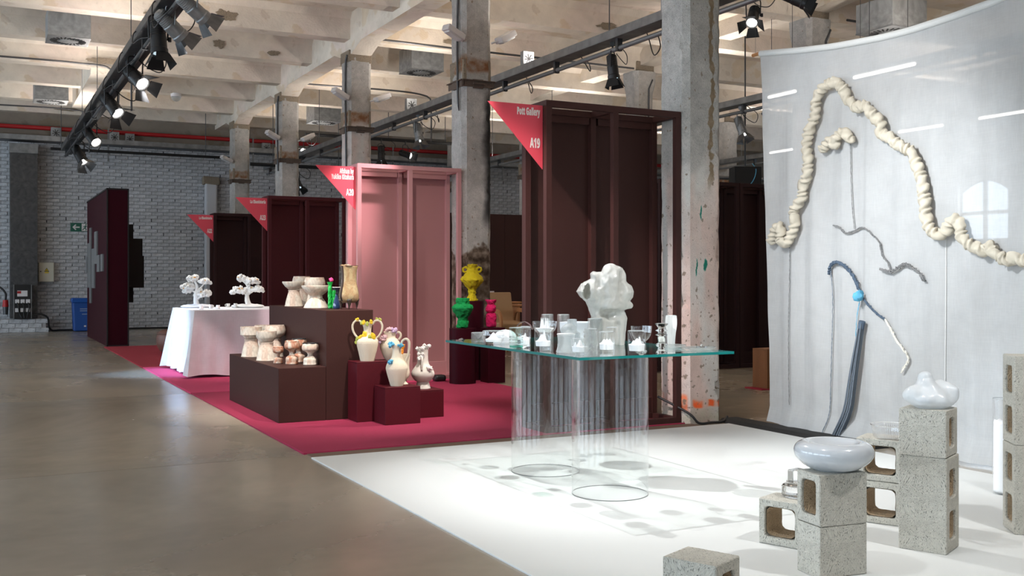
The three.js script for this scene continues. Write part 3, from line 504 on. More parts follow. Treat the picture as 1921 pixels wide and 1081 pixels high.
// pipes and small fittings
single('red_sprinkler_pipe', 'red sprinkler pipe running along the top of the brick wall', 'pipe', rod([X0 + 0.2, 4.28, -23.86], [X1 - 0.2, 4.27, -23.86], 0.045, 12), M.red);
{ const t = thing('wall_cable_tray', 'grey cable tray fixed along the brick wall below the red pipe', 'cable tray', [5, 3.98, -23.75]);
  part(t, 'tray_bottom', boxAt(-6, 8, -0.01, 0, -0.2, 0.2), M.steelDark); part(t, 'tray_side', boxAt(-6, 8, 0, 0.1, 0.19, 0.2), M.steel); part(t, 'tray_side', boxAt(-6, 8, 0, 0.1, -0.2, -0.19), M.steel);
  for (const x of [-2.5, 0.6, 4, 7]) part(t, 'wall_bracket', boxAt(x, x + 0.03, -0.35, 0.35, 0.0, 0.02), M.steel); }
const pipe = (label, x0, x1, y, z, r, hang) => { const t = thing('black_pipe', label, 'pipe', [(x0 + x1) / 2, y, z]), w = (x1 - x0) / 2; part(t, 'pipe_tube', rod([-w, 0, 0], [w, 0, 0], r, 10), M.blackMatt); for (const k of hang) part(t, 'hanger_rod', rod([k * w, 0, 0], [k * w, SLAB - y, 0], 0.008, 6), M.steelDark); };
pipe('thin black lighting pipe hanging level before the brick wall at the left', 1.36, 5.4, 3.8, -23.4, 0.03, [-0.9, 0.55]);
pipe('black lighting pipe crossing behind the pinkish column, spotlights on it', 6.0, 9.3, 4.08, -20.85, 0.035, [-0.35, 0.1, 0.9]);
pipe('black lighting pipe crossing low between the two far columns', 4.9, 7.2, 3.42, -20.95, 0.035, [-0.6, 0.6]);
single('wall_pipe', 'dark pipe across the far bay between the nearest column and the curtain', 'pipe', rod([11, 3.05, -15.8], [17, 3.05, -15.8], 0.04, 10), M.steelDark);
const conduit = (label, pts, r = 0.016) => single('conduit', label, 'conduit', tube(pts, r, 40, 6), M.steelDark);
conduit('conduit bending down beside the large diffuser box to the left tray', [[0.5, 4.955, -16.86], [1.6, 4.955, -16.86], [2.0, 4.94, -16.86], [2.12, 4.8, -16.86], [2.12, 4.3, -16.86], [2.12, 3.7, -16.86]]);
conduit('conduit bending down from the second beam to the left tray', [[0.3, 4.64, -18.30], [1.5, 4.64, -18.30], [1.95, 4.6, -18.30], [2.08, 4.4, -18.30], [2.08, 3.7, -18.30]]);
conduit('conduit bending down by the brick wall to the end of the left tray', [[0.3, 4.5, -22.5], [1.7, 4.5, -22.5], [1.95, 4.45, -22.5], [2.02, 4.25, -22.5], [2.02, 3.65, -22.5]]);
conduit('conduit running right from the head of the pinkish column', [[5.2, 4.58, -14.2], [6.5, 4.57, -14.2], [8.0, 4.57, -14.2], [9.6, 4.57, -14.2]]);
conduit('conduit on the beam left of the pinkish column, dropping to the middle tray', [[5.2, 4.58, -18.05], [7.4, 4.57, -18.05], [7.6, 4.5, -18.05], [7.62, 4.2, -18.05], [7.62, 3.7, -18.05]]);
conduit('conduit at the top right above the diffuser by the curtain', [[10.3, 4.56, -10.2], [12, 4.55, -10.2], [14, 4.55, -10.2]]);
const emerg = (label, p, ry, rz, sd = rz > 0 ? -1 : 1) => { const t = thing('emergency_lamp', label, 'lamp', p, ry); t.rotation.z = rz; part(t, 'lamp_case', box(0.26, 0.07, 0.12, 0.012), M.plastic); part(t, 'lamp_window', box(0.2, 0.03, 0.09, 0.01).translate(0, -0.035, 0), phy({ color: 0xdddddd, roughness: 0.3 })); part(t, 'arm', rod([sd * 0.1, 0.0, 0], [sd * 0.19, 0.0, -0.06], 0.012), M.plastic); };
emerg('white emergency lamp on the left side of the scorched column', [4.66, 3.82, -10.4], 0.3, -0.35);
emerg('white emergency lamp on the left side of the pinkish column', [4.66, 3.78, -14.4], 0.3, -0.4);
emerg('white emergency lamp on the right side of the pinkish column', [5.30, 3.78, -14.4], 0.3, 0.4);
emerg('white emergency lamp on the left side of the column behind the burgundy frame', [4.66, 3.66, -18.25], 0.3, -0.4);
emerg('white emergency lamp on the right side of the column behind the burgundy frame', [5.30, 3.66, -18.25], 0.3, 0.45);
emerg('white emergency lamp on the farthest column of the near row', [4.66, 3.62, -22.05], 0.3, -0.4);
emerg('white emergency lamp on the right side of the scorched column, over the tray', [5.30, 3.84, -10.4], 0.3, 0.5);
const star = merge([0, 1, 2, 3].map((k) => mv(new THREE.BoxGeometry(0.15, 0.014, 0.006), 0, 0, 0.052, 0, 0, k * PI / 4 + 0.2)));
const jbox = (label, p, s = 1) => { const t = thing('junction_box', label, 'electrical box', p); t.scale.setScalar(s); part(t, 'case', box(0.19, 0.24, 0.1, 0.01), M.galv); part(t, 'star_mark', star, M.black); };
jbox('white box with a black star mark on the wall tray, left of the spotlights', [1.48, 4.17, -23.75]); jbox('white box with a black star mark right behind the lit spotlight at the tray end', [2.62, 4.13, -23.6]); jbox('white box with a black star mark, rightmost of the three by the left tray', [2.95, 4.13, -23.75]);
jbox('grey box with a black star mark standing on the middle tray by the scorched column', [5.95, 3.78, -11.1], 0.8); jbox('grey box with a black star mark on the tray beside the nearest column', [5.95, 3.78, -8.2], 0.75); jbox('grey box on the middle tray left of the scorched column', [5.95, 3.78, -14.9], 0.9);
jbox('small white box with a star mark behind the burgundy frame column', [5.9, 4.1, -23.7]);
{ const t = thing('smoke_detector', 'clear dome detector hanging from the ceiling between the left tray and the columns', 'detector', [3.35, 4.55, -20.3]); part(t, 'dome', new THREE.SphereGeometry(0.09, 20, 12, 0, 2 * PI, PI / 2, PI / 2), M.glassFrost); part(t, 'detector_base', mv(new THREE.CylinderGeometry(0.1, 0.1, 0.06, 20), 0, 0.03, 0), M.plastic); }

// ------------------------------------------------------------------ carpets and the white floor
const carpet = (label, x0, x1, z0, z1, m, t = 0.012) => single('carpet', label, 'carpet', boxAt(x0, x1, -0.002, t, z0, z1, 0.004), m);
carpet('dark pink carpet under the stepped plinth and the vase cubes', 1.84, 4.86, -6.43, -10.28, M.carpetA);
carpet('bright pink carpet under the cloth-covered table', 1.835, 4.86, -10.30, -13.55, M.carpetB);
carpet('deep red carpet at the far end, beside the free-standing maroon wall', 1.83, 4.86, -13.57, -17.9, M.carpetC);
single('floor_board', 'matt white exhibition floor under the glass table and the concrete blocks', 'floor board', boxAt(1.845, 5.12, -0.002, 0.008, -6.28, 3.2, 0.003), M.white);
single('edge_strip', 'thin brown strip between the white floor and the pink carpet', 'strip', boxAt(1.86, 4.86, -0.001, 0.006, -6.285, -6.42), plain(0.16, 0.10, 0.07));
single('cable_ramp', 'black ribbed rubber mat along the foot of the curtain', 'mat', (() => { const s = new THREE.Shape(V2([[-0.11, 0], [0.11, 0], [0.07, 0.03], [-0.07, 0.03]])); return uvm(mv(new THREE.ExtrudeGeometry(s, { depth: 1.5, bevelEnabled: false }), 0, 0, 0)); })(), M.rubber, [5.235, 0, -6.42], 0.0);
single('floor_cable', 'black cable lying from the maroon frame past the foot of the nearest column', 'cable', tube([[4.7, 0.20, -6.62], [4.82, 0.08, -6.36], [4.87, 0.02, -6.33], [5.0, 0.014, -6.34], [5.12, 0.014, -6.35], [5.2, 0.04, -6.4]], 0.010, 40, 8), M.black);
carpet('small red carpet in the far aisle under a wooden box', 6.95, 8.4, -8.02, -8.28, M.carpetC);
{ const t = thing('wooden_box', 'plain wooden box standing in the far aisle by the curtain edge', 'box', [7.26, 0.012, -8.14]); part(t, 'front_board', boxAt(-0.23, 0.23, 0, 0.38, 0.09, 0.11, 0.003), M.woodBox); part(t, 'side_board', boxAt(-0.23, -0.21, 0, 0.38, -0.11, 0.09, 0.002), M.woodBox); part(t, 'side_board', boxAt(0.21, 0.23, 0, 0.38, -0.11, 0.09, 0.002), M.woodBox); part(t, 'top_board', boxAt(-0.232, 0.232, 0.38, 0.395, -0.11, 0.112, 0.003), M.woodBox); }

// ------------------------------------------------------------------ frame walls between the stands, with their flag signs
function frameWall(label, x0, x1, zf, h, m, mp, sign) {
  const w = x1 - x0, D = 0.36, p = 0.046, t = thing('frame_wall', label, 'wall frame', [x0, 0.008, zf]); h -= 0.008;
  const mid = w * 0.5, posts = [p / 2, mid, w - p / 2];
  for (const [fz, n] of [[-p / 2, 'front'], [-D + p / 2, 'rear']]) {
    for (const x of posts) part(t, 'post', boxAt(x - p / 2, x + p / 2, p, h - p, fz - p / 2, fz + p / 2, 0.002), m);
    part(t, 'top_rail', boxAt(0, w, h - p, h, fz - p / 2, fz + p / 2, 0.002), m); part(t, 'bottom_rail', boxAt(0, w, 0, p, fz - p / 2, fz + p / 2, 0.002), m);
  }
  for (const x of posts) { part(t, 'cross_rail', boxAt(x - p / 2, x + p / 2, h - p, h, -D + p, -p, 0.002), m); part(t, 'cross_rail', boxAt(x - p / 2, x + p / 2, 0, p, -D + p, -p, 0.002), m); }
  for (const [a, b] of [[0, mid], [mid, w]]) { part(t, 'back_panel', boxAt(a + 0.001, b - 0.001, 0, h - 0.002, -D - 0.016, -D - 0.001, 0.002), mp); part(t, 'inner_rail', boxAt(a + p, b - p * 0.7, h - 0.10, h - p, -D + 0.001, -D + p * 0.8, 0.002), m); part(t, 'kick_board', boxAt(a + p, b - p * 0.6, p, 0.17, -D + 0.001, -D + p * 0.8, 0.002), m); }
  if (sign) {
    const sw = 0.437, sh = 0.457, s = thing('flag_sign', sign.label, 'sign', [x0 - 0.002, h - 0.028, zf - 0.05]);
    part(s, 'sign_board', mv(new THREE.ExtrudeGeometry(new THREE.Shape(V2([[0, 0], [-sw, 0], [0, -sh]])), { depth: 0.008, bevelEnabled: false }), 0, 0, -0.008), M.coral);
    sign.lines.forEach(([str, cap, wd], i) => part(s, 'name_lettering', letters(str, cap, wd), M.letter, [-0.022, -0.075 - i * 0.062, 0.0]));
    part(s, 'number_lettering', letters(sign.no, 0.066, sign.no === 'A20' ? 0.085 : 0.082, 0.002), M.letter, [-0.022, -0.305, 0.0]);
  }
  return t;
}
frameWall('tall maroon-brown timber frame wall behind the glass table', 3.612, 4.795, -6.45, 2.395, M.brown, M.brownPanel, { label: 'coral red triangular flag sign reading A19', lines: [['Pott Gallery', 0.05, 0.185]], no: 'A19' });
frameWall('pale pink timber frame wall behind the flower vases', 3.57, 4.775, -10.45, 2.335, M.pink, M.pinkPanel, { label: 'coral red triangular flag sign reading A20', lines: [['Afshan by', 0.05, 0.155], ['Yukiko Kitahara', 0.05, 0.245]], no: 'A20' });
frameWall('burgundy timber frame wall behind the upper step of the plinth', 3.6, 4.72, -14.33, 2.27, M.frameA23, M.frameA23, { label: 'coral red triangular flag sign reading A23', lines: [['La Ebanistería', 0.042, 0.215]], no: 'A23' });
frameWall('near-black maroon frame wall, farthest in the row, behind the white bonsai trees', 3.6, 4.8, -18.03, 2.235, M.frameA22, M.frameA22, { label: 'coral red triangular flag sign reading A22', lines: [['La Ebanistería', 0.042, 0.215]], no: 'A22' });
frameWall('dark frame wall across the far aisle, left one, beside the nearest column', 7.2, 8.40, -10.1, 2.3, M.frameA22, M.frameA22);
frameWall('dark frame wall across the far aisle, right one, running behind the curtain edge', 8.41, 9.6, -10.1, 2.3, M.frameA22, M.frameA22);
{ const t = thing('exhibition_wall', 'smooth dark brown exhibition wall behind the armchair', 'wall panel', [9.2, 0, -18.25]);
  for (let i = 0; i < 4; i++) part(t, 'wall_panel', boxAt(-1.6 + i * 0.84, -1.6 + i * 0.84 + 0.836, 0, 2.38, -0.05, 0, 0.002), M.brownPanel); }
{ const t = thing('display_wall', 'free-standing maroon wall near the brick wall, grey boards on its side', 'wall panel', [1.886, 0, -18.05]);
  part(t, 'wall_body', boxAt(0.01, 0.335, 0, 2.58, -3.44, -0.01), M.wine); const e = M.blackMatt;
  for (const [a, b, c, d, f, g] of [[0, 0.02, 0, 2.59, -0.02, 0.004], [0.325, 0.345, 0, 2.59, -0.02, 0.004], [0, 0.345, 2.57, 2.594, -0.02, 0.004], [0, 0.02, 2.57, 2.594, -3.45, -0.02], [0, 0.345, 0, 0.02, -0.02, 0.004]]) part(t, 'edge_trim', boxAt(a, b, c, d, f, g), e);
  for (const [z0, z1, y0, y1] of [[-21.45, -21.14, 1.221, 1.527], [-21.23, -20.84, 0.941, 1.777], [-20.80, -20.57, 0.657, 2.054], [-20.437, -19.93, 0.938, 1.655], [-19.92, -19.50, 1.371, 1.946], [-19.49, -19.06, 1.228, 1.52], [-18.835, -18.539, 1.235, 1.525]]) part(t, 'grey_board', boxAt(-0.016, 0.012, y0, y1, z0 + 18.05, z1 + 18.05, 0.003), plain(0.16, 0.16, 0.16));
  for (const [x, y0, y1, z] of [[0.508, 0.703, 2.045, -0.75], [0.628, 0.956, 1.794, -0.52], [0.663, 0.956, 1.503, -0.6]]) part(t, 'black_board', boxAt(0.33, x, y0, y1, z - 0.06, z, 0.003), M.blackMatt); }

// ------------------------------------------------------------------ the far left corner by the brick wall
{ const t = thing('duct_shaft', 'tall sheet-metal duct standing against the brick wall at the far left', 'duct', [0.87, 0.29, -23.84]); part(t, 'shaft', boxAt(-0.26, 0.26, 0, 3.62, -0.2, 0.14, 0.004), M.steelDark); for (const y of [0.85, 1.75, 3.3]) part(t, 'seam', boxAt(-0.264, 0.264, y, y + 0.02, -0.2, 0.146, 0.002), M.steelDark); part(t, 'duct_hood', boxAt(-0.27, 0.27, 3.42, 3.62, -0.2, 0.16, 0.004), M.steel); }
{ const t = thing('brick_plinth', 'low white brick plinth under the metal duct', 'plinth', [0.62, 0, -23.78]); part(t, 'core', boxAt(-0.78, 0.66, 0, 0.275, -0.28, 0.20), M.mortar); for (let r = 0; r < 3; r++) for (let c = 0; c < 6; c++) { const x = -0.78 + c * 0.25 + (r % 2) * 0.12; if (x + 0.24 < 0.72) part(t, 'brick', box(0.242, 0.086, 0.03, 0.005), M.bricks[(r + c) % 3], [x + 0.12, 0.045 + r * 0.093, 0.205]); } }
{ const t = thing('power_distributor', 'black power distribution box full of plugs standing on the brick plinth', 'electrical box', [0.84, 0.285, -23.6]); part(t, 'case', boxAt(-0.165, 0.165, 0, 0.70, -0.12, 0.12, 0.01), M.black); part(t, 'label_plate', boxAt(-0.1, 0.09, 0.46, 0.58, 0.12, 0.126), M.plastic); part(t, 'label_plate', boxAt(-0.1, -0.03, 0.52, 0.57, 0.126, 0.13), M.red);
  for (let i = 0; i < 3; i++) { part(t, 'socket', boxAt(-0.14 + i * 0.1, -0.06 + i * 0.1, 0.32, 0.40, 0.12, 0.15, 0.006), M.plastic); part(t, 'plug_cable', tube([[-0.1 + i * 0.1, 0.33, 0.15], [-0.08 + i * 0.1, 0.25, 0.2], [-0.06 + i * 0.08, 0.12, 0.16], [-0.02 + i * 0.05, 0.02, 0.18]], 0.012, 20, 6), M.black); part(t, 'socket', boxAt(-0.14 + i * 0.1, -0.06 + i * 0.1, 0.14, 0.22, 0.12, 0.14, 0.006), M.plastic); }
  part(t, 'metal_edge', boxAt(0.155, 0.172, 0, 0.70, 0.1, 0.125), M.steel); part(t, 'metal_edge', boxAt(-0.172, -0.155, 0, 0.70, 0.1, 0.125), M.steel); }
{ const t = thing('industrial_plug', 'red and grey industrial plug hanging left of the power box', 'plug', [0.53, 0.60, -23.72]); part(t, 'plug_body', mv(new THREE.CylinderGeometry(0.05, 0.06, 0.14, 16), 0, 0, 0), M.red); part(t, 'plug_grip', mv(new THREE.CylinderGeometry(0.055, 0.045, 0.16, 16), 0, -0.15, 0), M.steelDark); part(t, 'plug_cable', tube([[0, 0.07, 0], [0, 0.2, 0.02], [-0.1, 0.33, 0], [-0.3, 0.4, -0.05]], 0.02, 20, 8), M.black); }
single('power_cable', 'black cable looping from the power box over the plinth along the brick wall', 'cable', tube([[0.95, 0.32, -23.5], [1.06, 0.36, -23.5], [1.2, 0.37, -23.5], [1.31, 0.30, -23.52], [1.34, 0.12, -23.6], [1.40, 0.03, -23.7], [1.6, 0.02, -23.85], [2.6, 0.02, -23.95], [3.9, 0.02, -23.95], [4.6, 0.02, -23.9]], 0.02, 80, 8), M.black);
{ const t = thing('fuse_box', 'cream electrical cabinet with a yellow warning triangle on the brick wall', 'electrical box', [1.32, 1.04, -23.99]); part(t, 'cabinet', boxAt(-0.16, 0.14, 0, 0.41, -0.1, 0.06, 0.006), plain(0.62, 0.60, 0.50)); part(t, 'door', boxAt(-0.15, 0.13, 0.01, 0.40, 0.06, 0.075, 0.004), plain(0.66, 0.64, 0.54));
  const tri = (r, d) => mv(new THREE.ExtrudeGeometry(new THREE.Shape(V2([[-r, -r * 0.7], [r, -r * 0.7], [0, r]])), { depth: d, bevelEnabled: false }), -0.005, 0.25, 0.075); part(t, 'warning_triangle', tri(0.05, 0.003), M.black); part(t, 'warning_triangle', tri(0.036, 0.005), M.yellowSign); part(t, 'warning_bolt', mv(new THREE.ExtrudeGeometry(new THREE.Shape(V2([[0.004, 0.02], [-0.010, -0.004], [0, -0.004], [-0.006, -0.022], [0.010, 0.003], [0.001, 0.003]])), { depth: 0.007, bevelEnabled: false }), -0.005, 0.245, 0.075), M.black); part(t, 'warning_plate', boxAt(-0.045, 0.035, 0.185, 0.21, 0.075, 0.079), M.yellowSign); part(t, 'lock', mv(new THREE.CylinderGeometry(0.012, 0.012, 0.02, 10), -0.12, 0.22, 0.08, 0).rotateX(0), M.black); }
{ const t = thing('exit_sign', 'green emergency exit sign with a white arrow and running figure', 'sign', [1.99, 2.215, -24.062]); part(t, 'sign_board', boxAt(-0.2, 0.2, -0.092, 0.092, -0.03, 0.01, 0.003), M.exit);
  part(t, 'arrow', mv(new THREE.ExtrudeGeometry(new THREE.Shape(V2([[-0.165, 0], [-0.105, 0.062], [-0.085, 0.045], [-0.118, 0.014], [-0.02, 0.014], [-0.02, -0.014], [-0.118, -0.014], [-0.085, -0.045], [-0.105, -0.062]])), { depth: 0.003, bevelEnabled: false }), 0, 0, 0.01), M.plastic);
  part(t, 'door_symbol', boxAt(0.02, 0.18, -0.08, 0.08, 0.01, 0.013), M.plastic);
  part(t, 'running_figure', merge([mv(new THREE.CylinderGeometry(0.014, 0.014, 0.004, 12), 0.105, 0.0, 0, PI / 2).translate(0, 0.055, 0.014), ...[[[0.1, 0.035], [0.085, -0.015], 0.013], [[0.085, -0.015], [0.055, -0.035], 0.009], [[0.055, -0.035], [0.035, -0.062], 0.008], [[0.088, -0.015], [0.11, -0.04], 0.009], [[0.11, -0.04], [0.105, -0.072], 0.008], [[0.1, 0.03], [0.065, 0.02], 0.007], [[0.065, 0.02], [0.05, 0.0], 0.006], [[0.1, 0.03], [0.13, 0.01], 0.007], [[0.13, 0.01], [0.145, 0.025], 0.006]].map(([a, b, r]) => rod([a[0], a[1], 0.013], [b[0], b[1], 0.013], r, 8).scale(1, 1, 1))]), M.exit); }
{ const t = thing('recycling_bin', 'blue waste bin standing against the brick wall behind the maroon wall', 'bin', [2.02, 0, -23.55]); part(t, 'bin_body', (() => { const g = new RoundedBoxGeometry(0.46, 0.62, 0.34, 2, 0.03); const p = g.attributes.position; for (let i = 0; i < p.count; i++) { const k = 1 + 0.12 * (p.getY(i) / 0.62); p.setX(i, p.getX(i) * k); p.setZ(i, p.getZ(i) * k); } g.translate(0, 0.32, 0); g.computeVertexNormals(); return uvm(g); })(), M.blue); part(t, 'bin_bag', displace(new RoundedBoxGeometry(0.53, 0.10, 0.42, 4, 0.03), (x, y, z) => noise.noise(x * 20, y * 20, z * 20) * 0.02), plain(0.015, 0.09, 0.36, 0.25), [0, 0.65, 0]); part(t, 'white_mark', boxAt(-0.02, 0.02, 0.10, 0.13, 0.165, 0.171), M.plastic); for (const [a, b, y] of [[-0.1, 0.2, 0.47], [-0.1, 0.2, 0.43], [-0.06, 0.18, 0.36]]) part(t, 'white_print', boxAt(a, b, y, y + 0.012, 0.17, 0.18), plain(0.35, 0.42, 0.5)); }
{ const t = thing('wall_pilaster', 'grey pier of the brick wall with broken plaster at its top', 'pilaster', [4.72, 0, -23.99]); part(t, 'pier', displace(new THREE.BoxGeometry(0.26, 3.3, 0.14, 6, 60, 3).toNonIndexed(), (x, y, z) => fbm(x * 6, y * 6, z * 6, 3) * 0.012).translate(0, 1.65, 0), plain(0.55, 0.55, 0.57, 0.9)); part(t, 'broken_top', displace(new RoundedBoxGeometry(0.36, 0.18, 0.16, 5, 0.03), (x, y, z) => fbm(x * 10, y * 14, z * 10, 4) * 0.05), M.rubble, [0, 3.33, 0]); }
{ const t = thing('pouffe', 'brown leather pouffe peeping out behind the tablecloth', 'stool', [2.63, 0.012, -15.9]); part(t, 'cushion', curveLathe([[0, 0.02], [0.2, 0.02], [0.27, 0.1], [0.285, 0.19], [0.27, 0.28], [0.2, 0.345], [0, 0.355]], 24, 32), plain(0.16, 0.07, 0.05, 0.5)); part(t, 'piping', mv(new THREE.TorusGeometry(0.268, 0.008, 6, 40), 0, 0.29, 0, PI / 2), plain(0.10, 0.045, 0.03, 0.5)); }

// ------------------------------------------------------------------ cloth-covered table with the white bonsai trees
{
  const t = thing('tablecloth', 'white linen cloth hanging to the floor over a long table', 'tablecloth', [0, 0, 0]);
  const x0 = 2.155, x1 = 3.95, z0 = -13.3, z1 = -11.86, h = 0.757, per = [], push = (ax, az, bx, bz, n, nx, nz) => { for (let k = 0; k < n; k++) per.push([lerp(ax, bx, k / n), lerp(az, bz, k / n), nx, nz, k / n]); };
  push(x0, z0, x0, z1, 90, -1, 0); push(x0, z1, x1, z1, 110, 0, 1); push(x1, z1, x1, z0, 90, 1, 0); push(x1, z0, x0, z0, 110, 0, -1);
  const N = per.length, NY = 24, pos = [], idx = [];
  for (let j = 0; j <= NY; j++) for (let i = 0; i < N; i++) {
    const [x, z, nx, nz, k] = per[i], d = j / NY, e = min(k, 1 - k), cor = Math.exp(-e * 16), fl = d * (0.045 + 0.10 * cor) + d * (nx ? 0.020 : 0.008) * sin(k * 62 + sin(k * 9) * 3) + d * 0.012 * noise.noise(x * 5, d * 2, z * 5);
    // at a corner the cloth leaves diagonally
    let dx = nx * fl, dz = nz * fl; if (cor > 0.02) { const sx = x < 3 ? -1 : 1, sz = z < -12.6 ? -1 : 1; if (nz) dx += sx * d * 0.10 * cor; else dz += sz * d * 0.05 * cor; }
    pos.push(x + dx, h - d * (h - 0.035 - 0.012 * sin(k * 20)) + (j === 0 ? 0 : 0), z + dz);
  }
  for (let j = 0; j < NY; j++) for (let i = 0; i < N; i++) { const a = j * N + i, b = j * N + (i + 1) % N; idx.push(a, a + N, b, b, a + N, b + N); }
  const g = new THREE.BufferGeometry(); g.setAttribute('position', new THREE.Float32BufferAttribute(pos, 3)); g.setIndex(idx); g.computeVertexNormals(); 
  part(t, 'hanging_cloth', (() => { const q = uvm(g.clone()); const m = q; return toCreasedNormals(m, 1.2); })(), M.cloth);
  part(t, 'cloth_top', boxAt(x0, x1, h - 0.006, h, z0, z1, 0.003), M.cloth);
}
const TT = 0.757;
function bonsai(label, p, pads, trunk, seed) {
  const t = thing('bonsai_sculpture', label, 'sculpture', p, YAW), r = rng(seed);
  part(t, 'base', displace(new THREE.SphereGeometry(1, 40, 16).scale(0.20, 0.028, 0.13).translate(0, 0.018, 0), (x, y, z) => y < 0.004 ? 0 : fbm(x * 16, y * 16, z * 16 + seed, 3) * 0.018), M.coralWhite);
  part(t, 'trunk', (() => { const list = []; for (const tr of trunk) { const c = new THREE.CatmullRomCurve3(V3(tr.p)), g = new THREE.TubeGeometry(c, 20, 1, 9), q = g.attributes.position, n = 10; for (let i = 0; i <= 20; i++) { const o = c.getPointAt(i / 20), R = lerp(tr.r0, tr.r1, Math.pow(i / 20, 0.7)); for (let k = 0; k < n; k++) { const v = new THREE.Vector3().fromBufferAttribute(q, i * n + k).sub(o).multiplyScalar(R * (1 + 0.15 * noise.noise(i * 0.6, k, seed))).add(o); q.setXYZ(i * n + k, v.x, v.y, v.z); } } g.computeVertexNormals(); list.push(g); } return merge(list); })(), M.coralWhite);
  for (const [x, y, w, h] of pads) {
    const balls = []; const n = floor(w * 420);
    for (let i = 0; i < n; i++) { const a = r() * 2 * PI, q = sqrt(r()), s = 0.013 + r() * 0.014; balls.push(displace(new THREE.IcosahedronGeometry(s, 2), (X, Y, Z) => noise.noise(X * 110 + i, Y * 110, Z * 110) * s * 0.55).translate(x + cos(a) * q * w, y + (r() - 0.4) * h * 1.5 + (1 - q) * h * 0.9, sin(a) * q * w * 0.75)); }
    balls.push(new THREE.SphereGeometry(1, 16, 8).scale(w * 0.95, h * 0.7, w * 0.7).translate(x, y, 0));
    part(t, 'coral_foliage', merge(balls), M.coralWhite);
    for (let k = 0; k < 2; k++) part(t, 'orange_bud', displace(new THREE.IcosahedronGeometry(0.009, 2), (X, Y, Z) => noise.noise(X * 150, Y * 150, k) * 0.004), plain(0.8, 0.42, 0.12), [x + (r() - 0.5) * w * 1.6, y + h * (0.75 + 0.3 * r()), 0.03 + r() * 0.03]);
  }
}
bonsai('left white ceramic bonsai tree with three cloud-like foliage tiers, on the tablecloth', [2.403, TT, -13.05], [[-0.05, 0.345, 0.055, 0.032], [0.085, 0.31, 0.075, 0.03], [-0.10, 0.245, 0.085, 0.035], [0.07, 0.165, 0.10, 0.04], [-0.12, 0.21, 0.05, 0.03]], [{ p: [[0, 0, 0], [-0.01, 0.08, 0.01], [-0.015, 0.16, 0], [0.0, 0.25, 0], [-0.03, 0.33, 0]], r0: 0.042, r1: 0.012 }, { p: [[-0.01, 0.2, 0], [0.05, 0.25, 0], [0.09, 0.3, 0]], r0: 0.016, r1: 0.008 }, { p: [[-0.01, 0.18, 0], [-0.06, 0.21, 0], [-0.1, 0.23, 0]], r0: 0.016, r1: 0.008 }, { p: [[0, 0.1, 0.01], [0.05, 0.14, 0.02], [0.08, 0.16, 0]], r0: 0.016, r1: 0.008 }], 3);
bonsai('right white ceramic bonsai tree with foliage leaning left at the top, on the tablecloth', [2.964, TT, -12.80], [[-0.075, 0.345, 0.065, 0.035], [0.06, 0.315, 0.085, 0.032], [-0.10, 0.20, 0.10, 0.035], [0.10, 0.215, 0.10, 0.032]], [{ p: [[0.02, 0, 0], [0.0, 0.07, 0.01], [-0.01, 0.15, 0], [0.02, 0.23, 0], [0.01, 0.31, 0]], r0: 0.045, r1: 0.012 }, { p: [[0.01, 0.24, 0], [-0.03, 0.3, 0], [-0.07, 0.33, 0]], r0: 0.014, r1: 0.008 }, { p: [[0, 0.14, 0], [-0.05, 0.18, 0], [-0.1, 0.19, 0]], r0: 0.016, r1: 0.008 }, { p: [[0.01, 0.17, 0], [0.06, 0.2, 0], [0.1, 0.21, 0]], r0: 0.016, r1: 0.008 }], 8);
{
  const cupBody = vessel([[0.018, 0], [0.021, 0.02], [0.022, 0.042]], 0.002, 0.004, 20, 6), ear = mv(new THREE.TorusGeometry(0.012, 0.003, 6, 14), 0.028, 0.022, 0), dish = vessel([[0.02, 0], [0.034, 0.006]], 0.002, 0.002, 20, 0);
  const cup = (label, x, z, a) => { const t = thing('cup', label, 'cup', [x, TT + 0.003, z], a, 'small white cups on the tablecloth'); part(t, 'cup_body', cupBody, M.coralWhite); part(t, 'handle', ear, M.coralWhite); part(t, 'saucer', dish, M.coralWhite, [0, -0.003, 0]); };
  [['small white cup in front of the left bonsai tree', 2.33, -12.4, 0.4], ['small white cup just right of the left bonsai tree, on its own saucer', 2.50, -12.72, 0.2], ['small white cup nearest the front edge, between the two bonsai trees', 2.535, -12.46, 2], ['small white cup far back between the bonsai trees, left of its neighbour', 2.80, -13.15, 2.6], ['small white cup far back between the bonsai trees, beside the right tree', 2.90, -13.2, 0.5], ['small white cup touching the base of the right bonsai tree', 2.80, -12.74, 1.2]].forEach((c) => cup(...c));
}

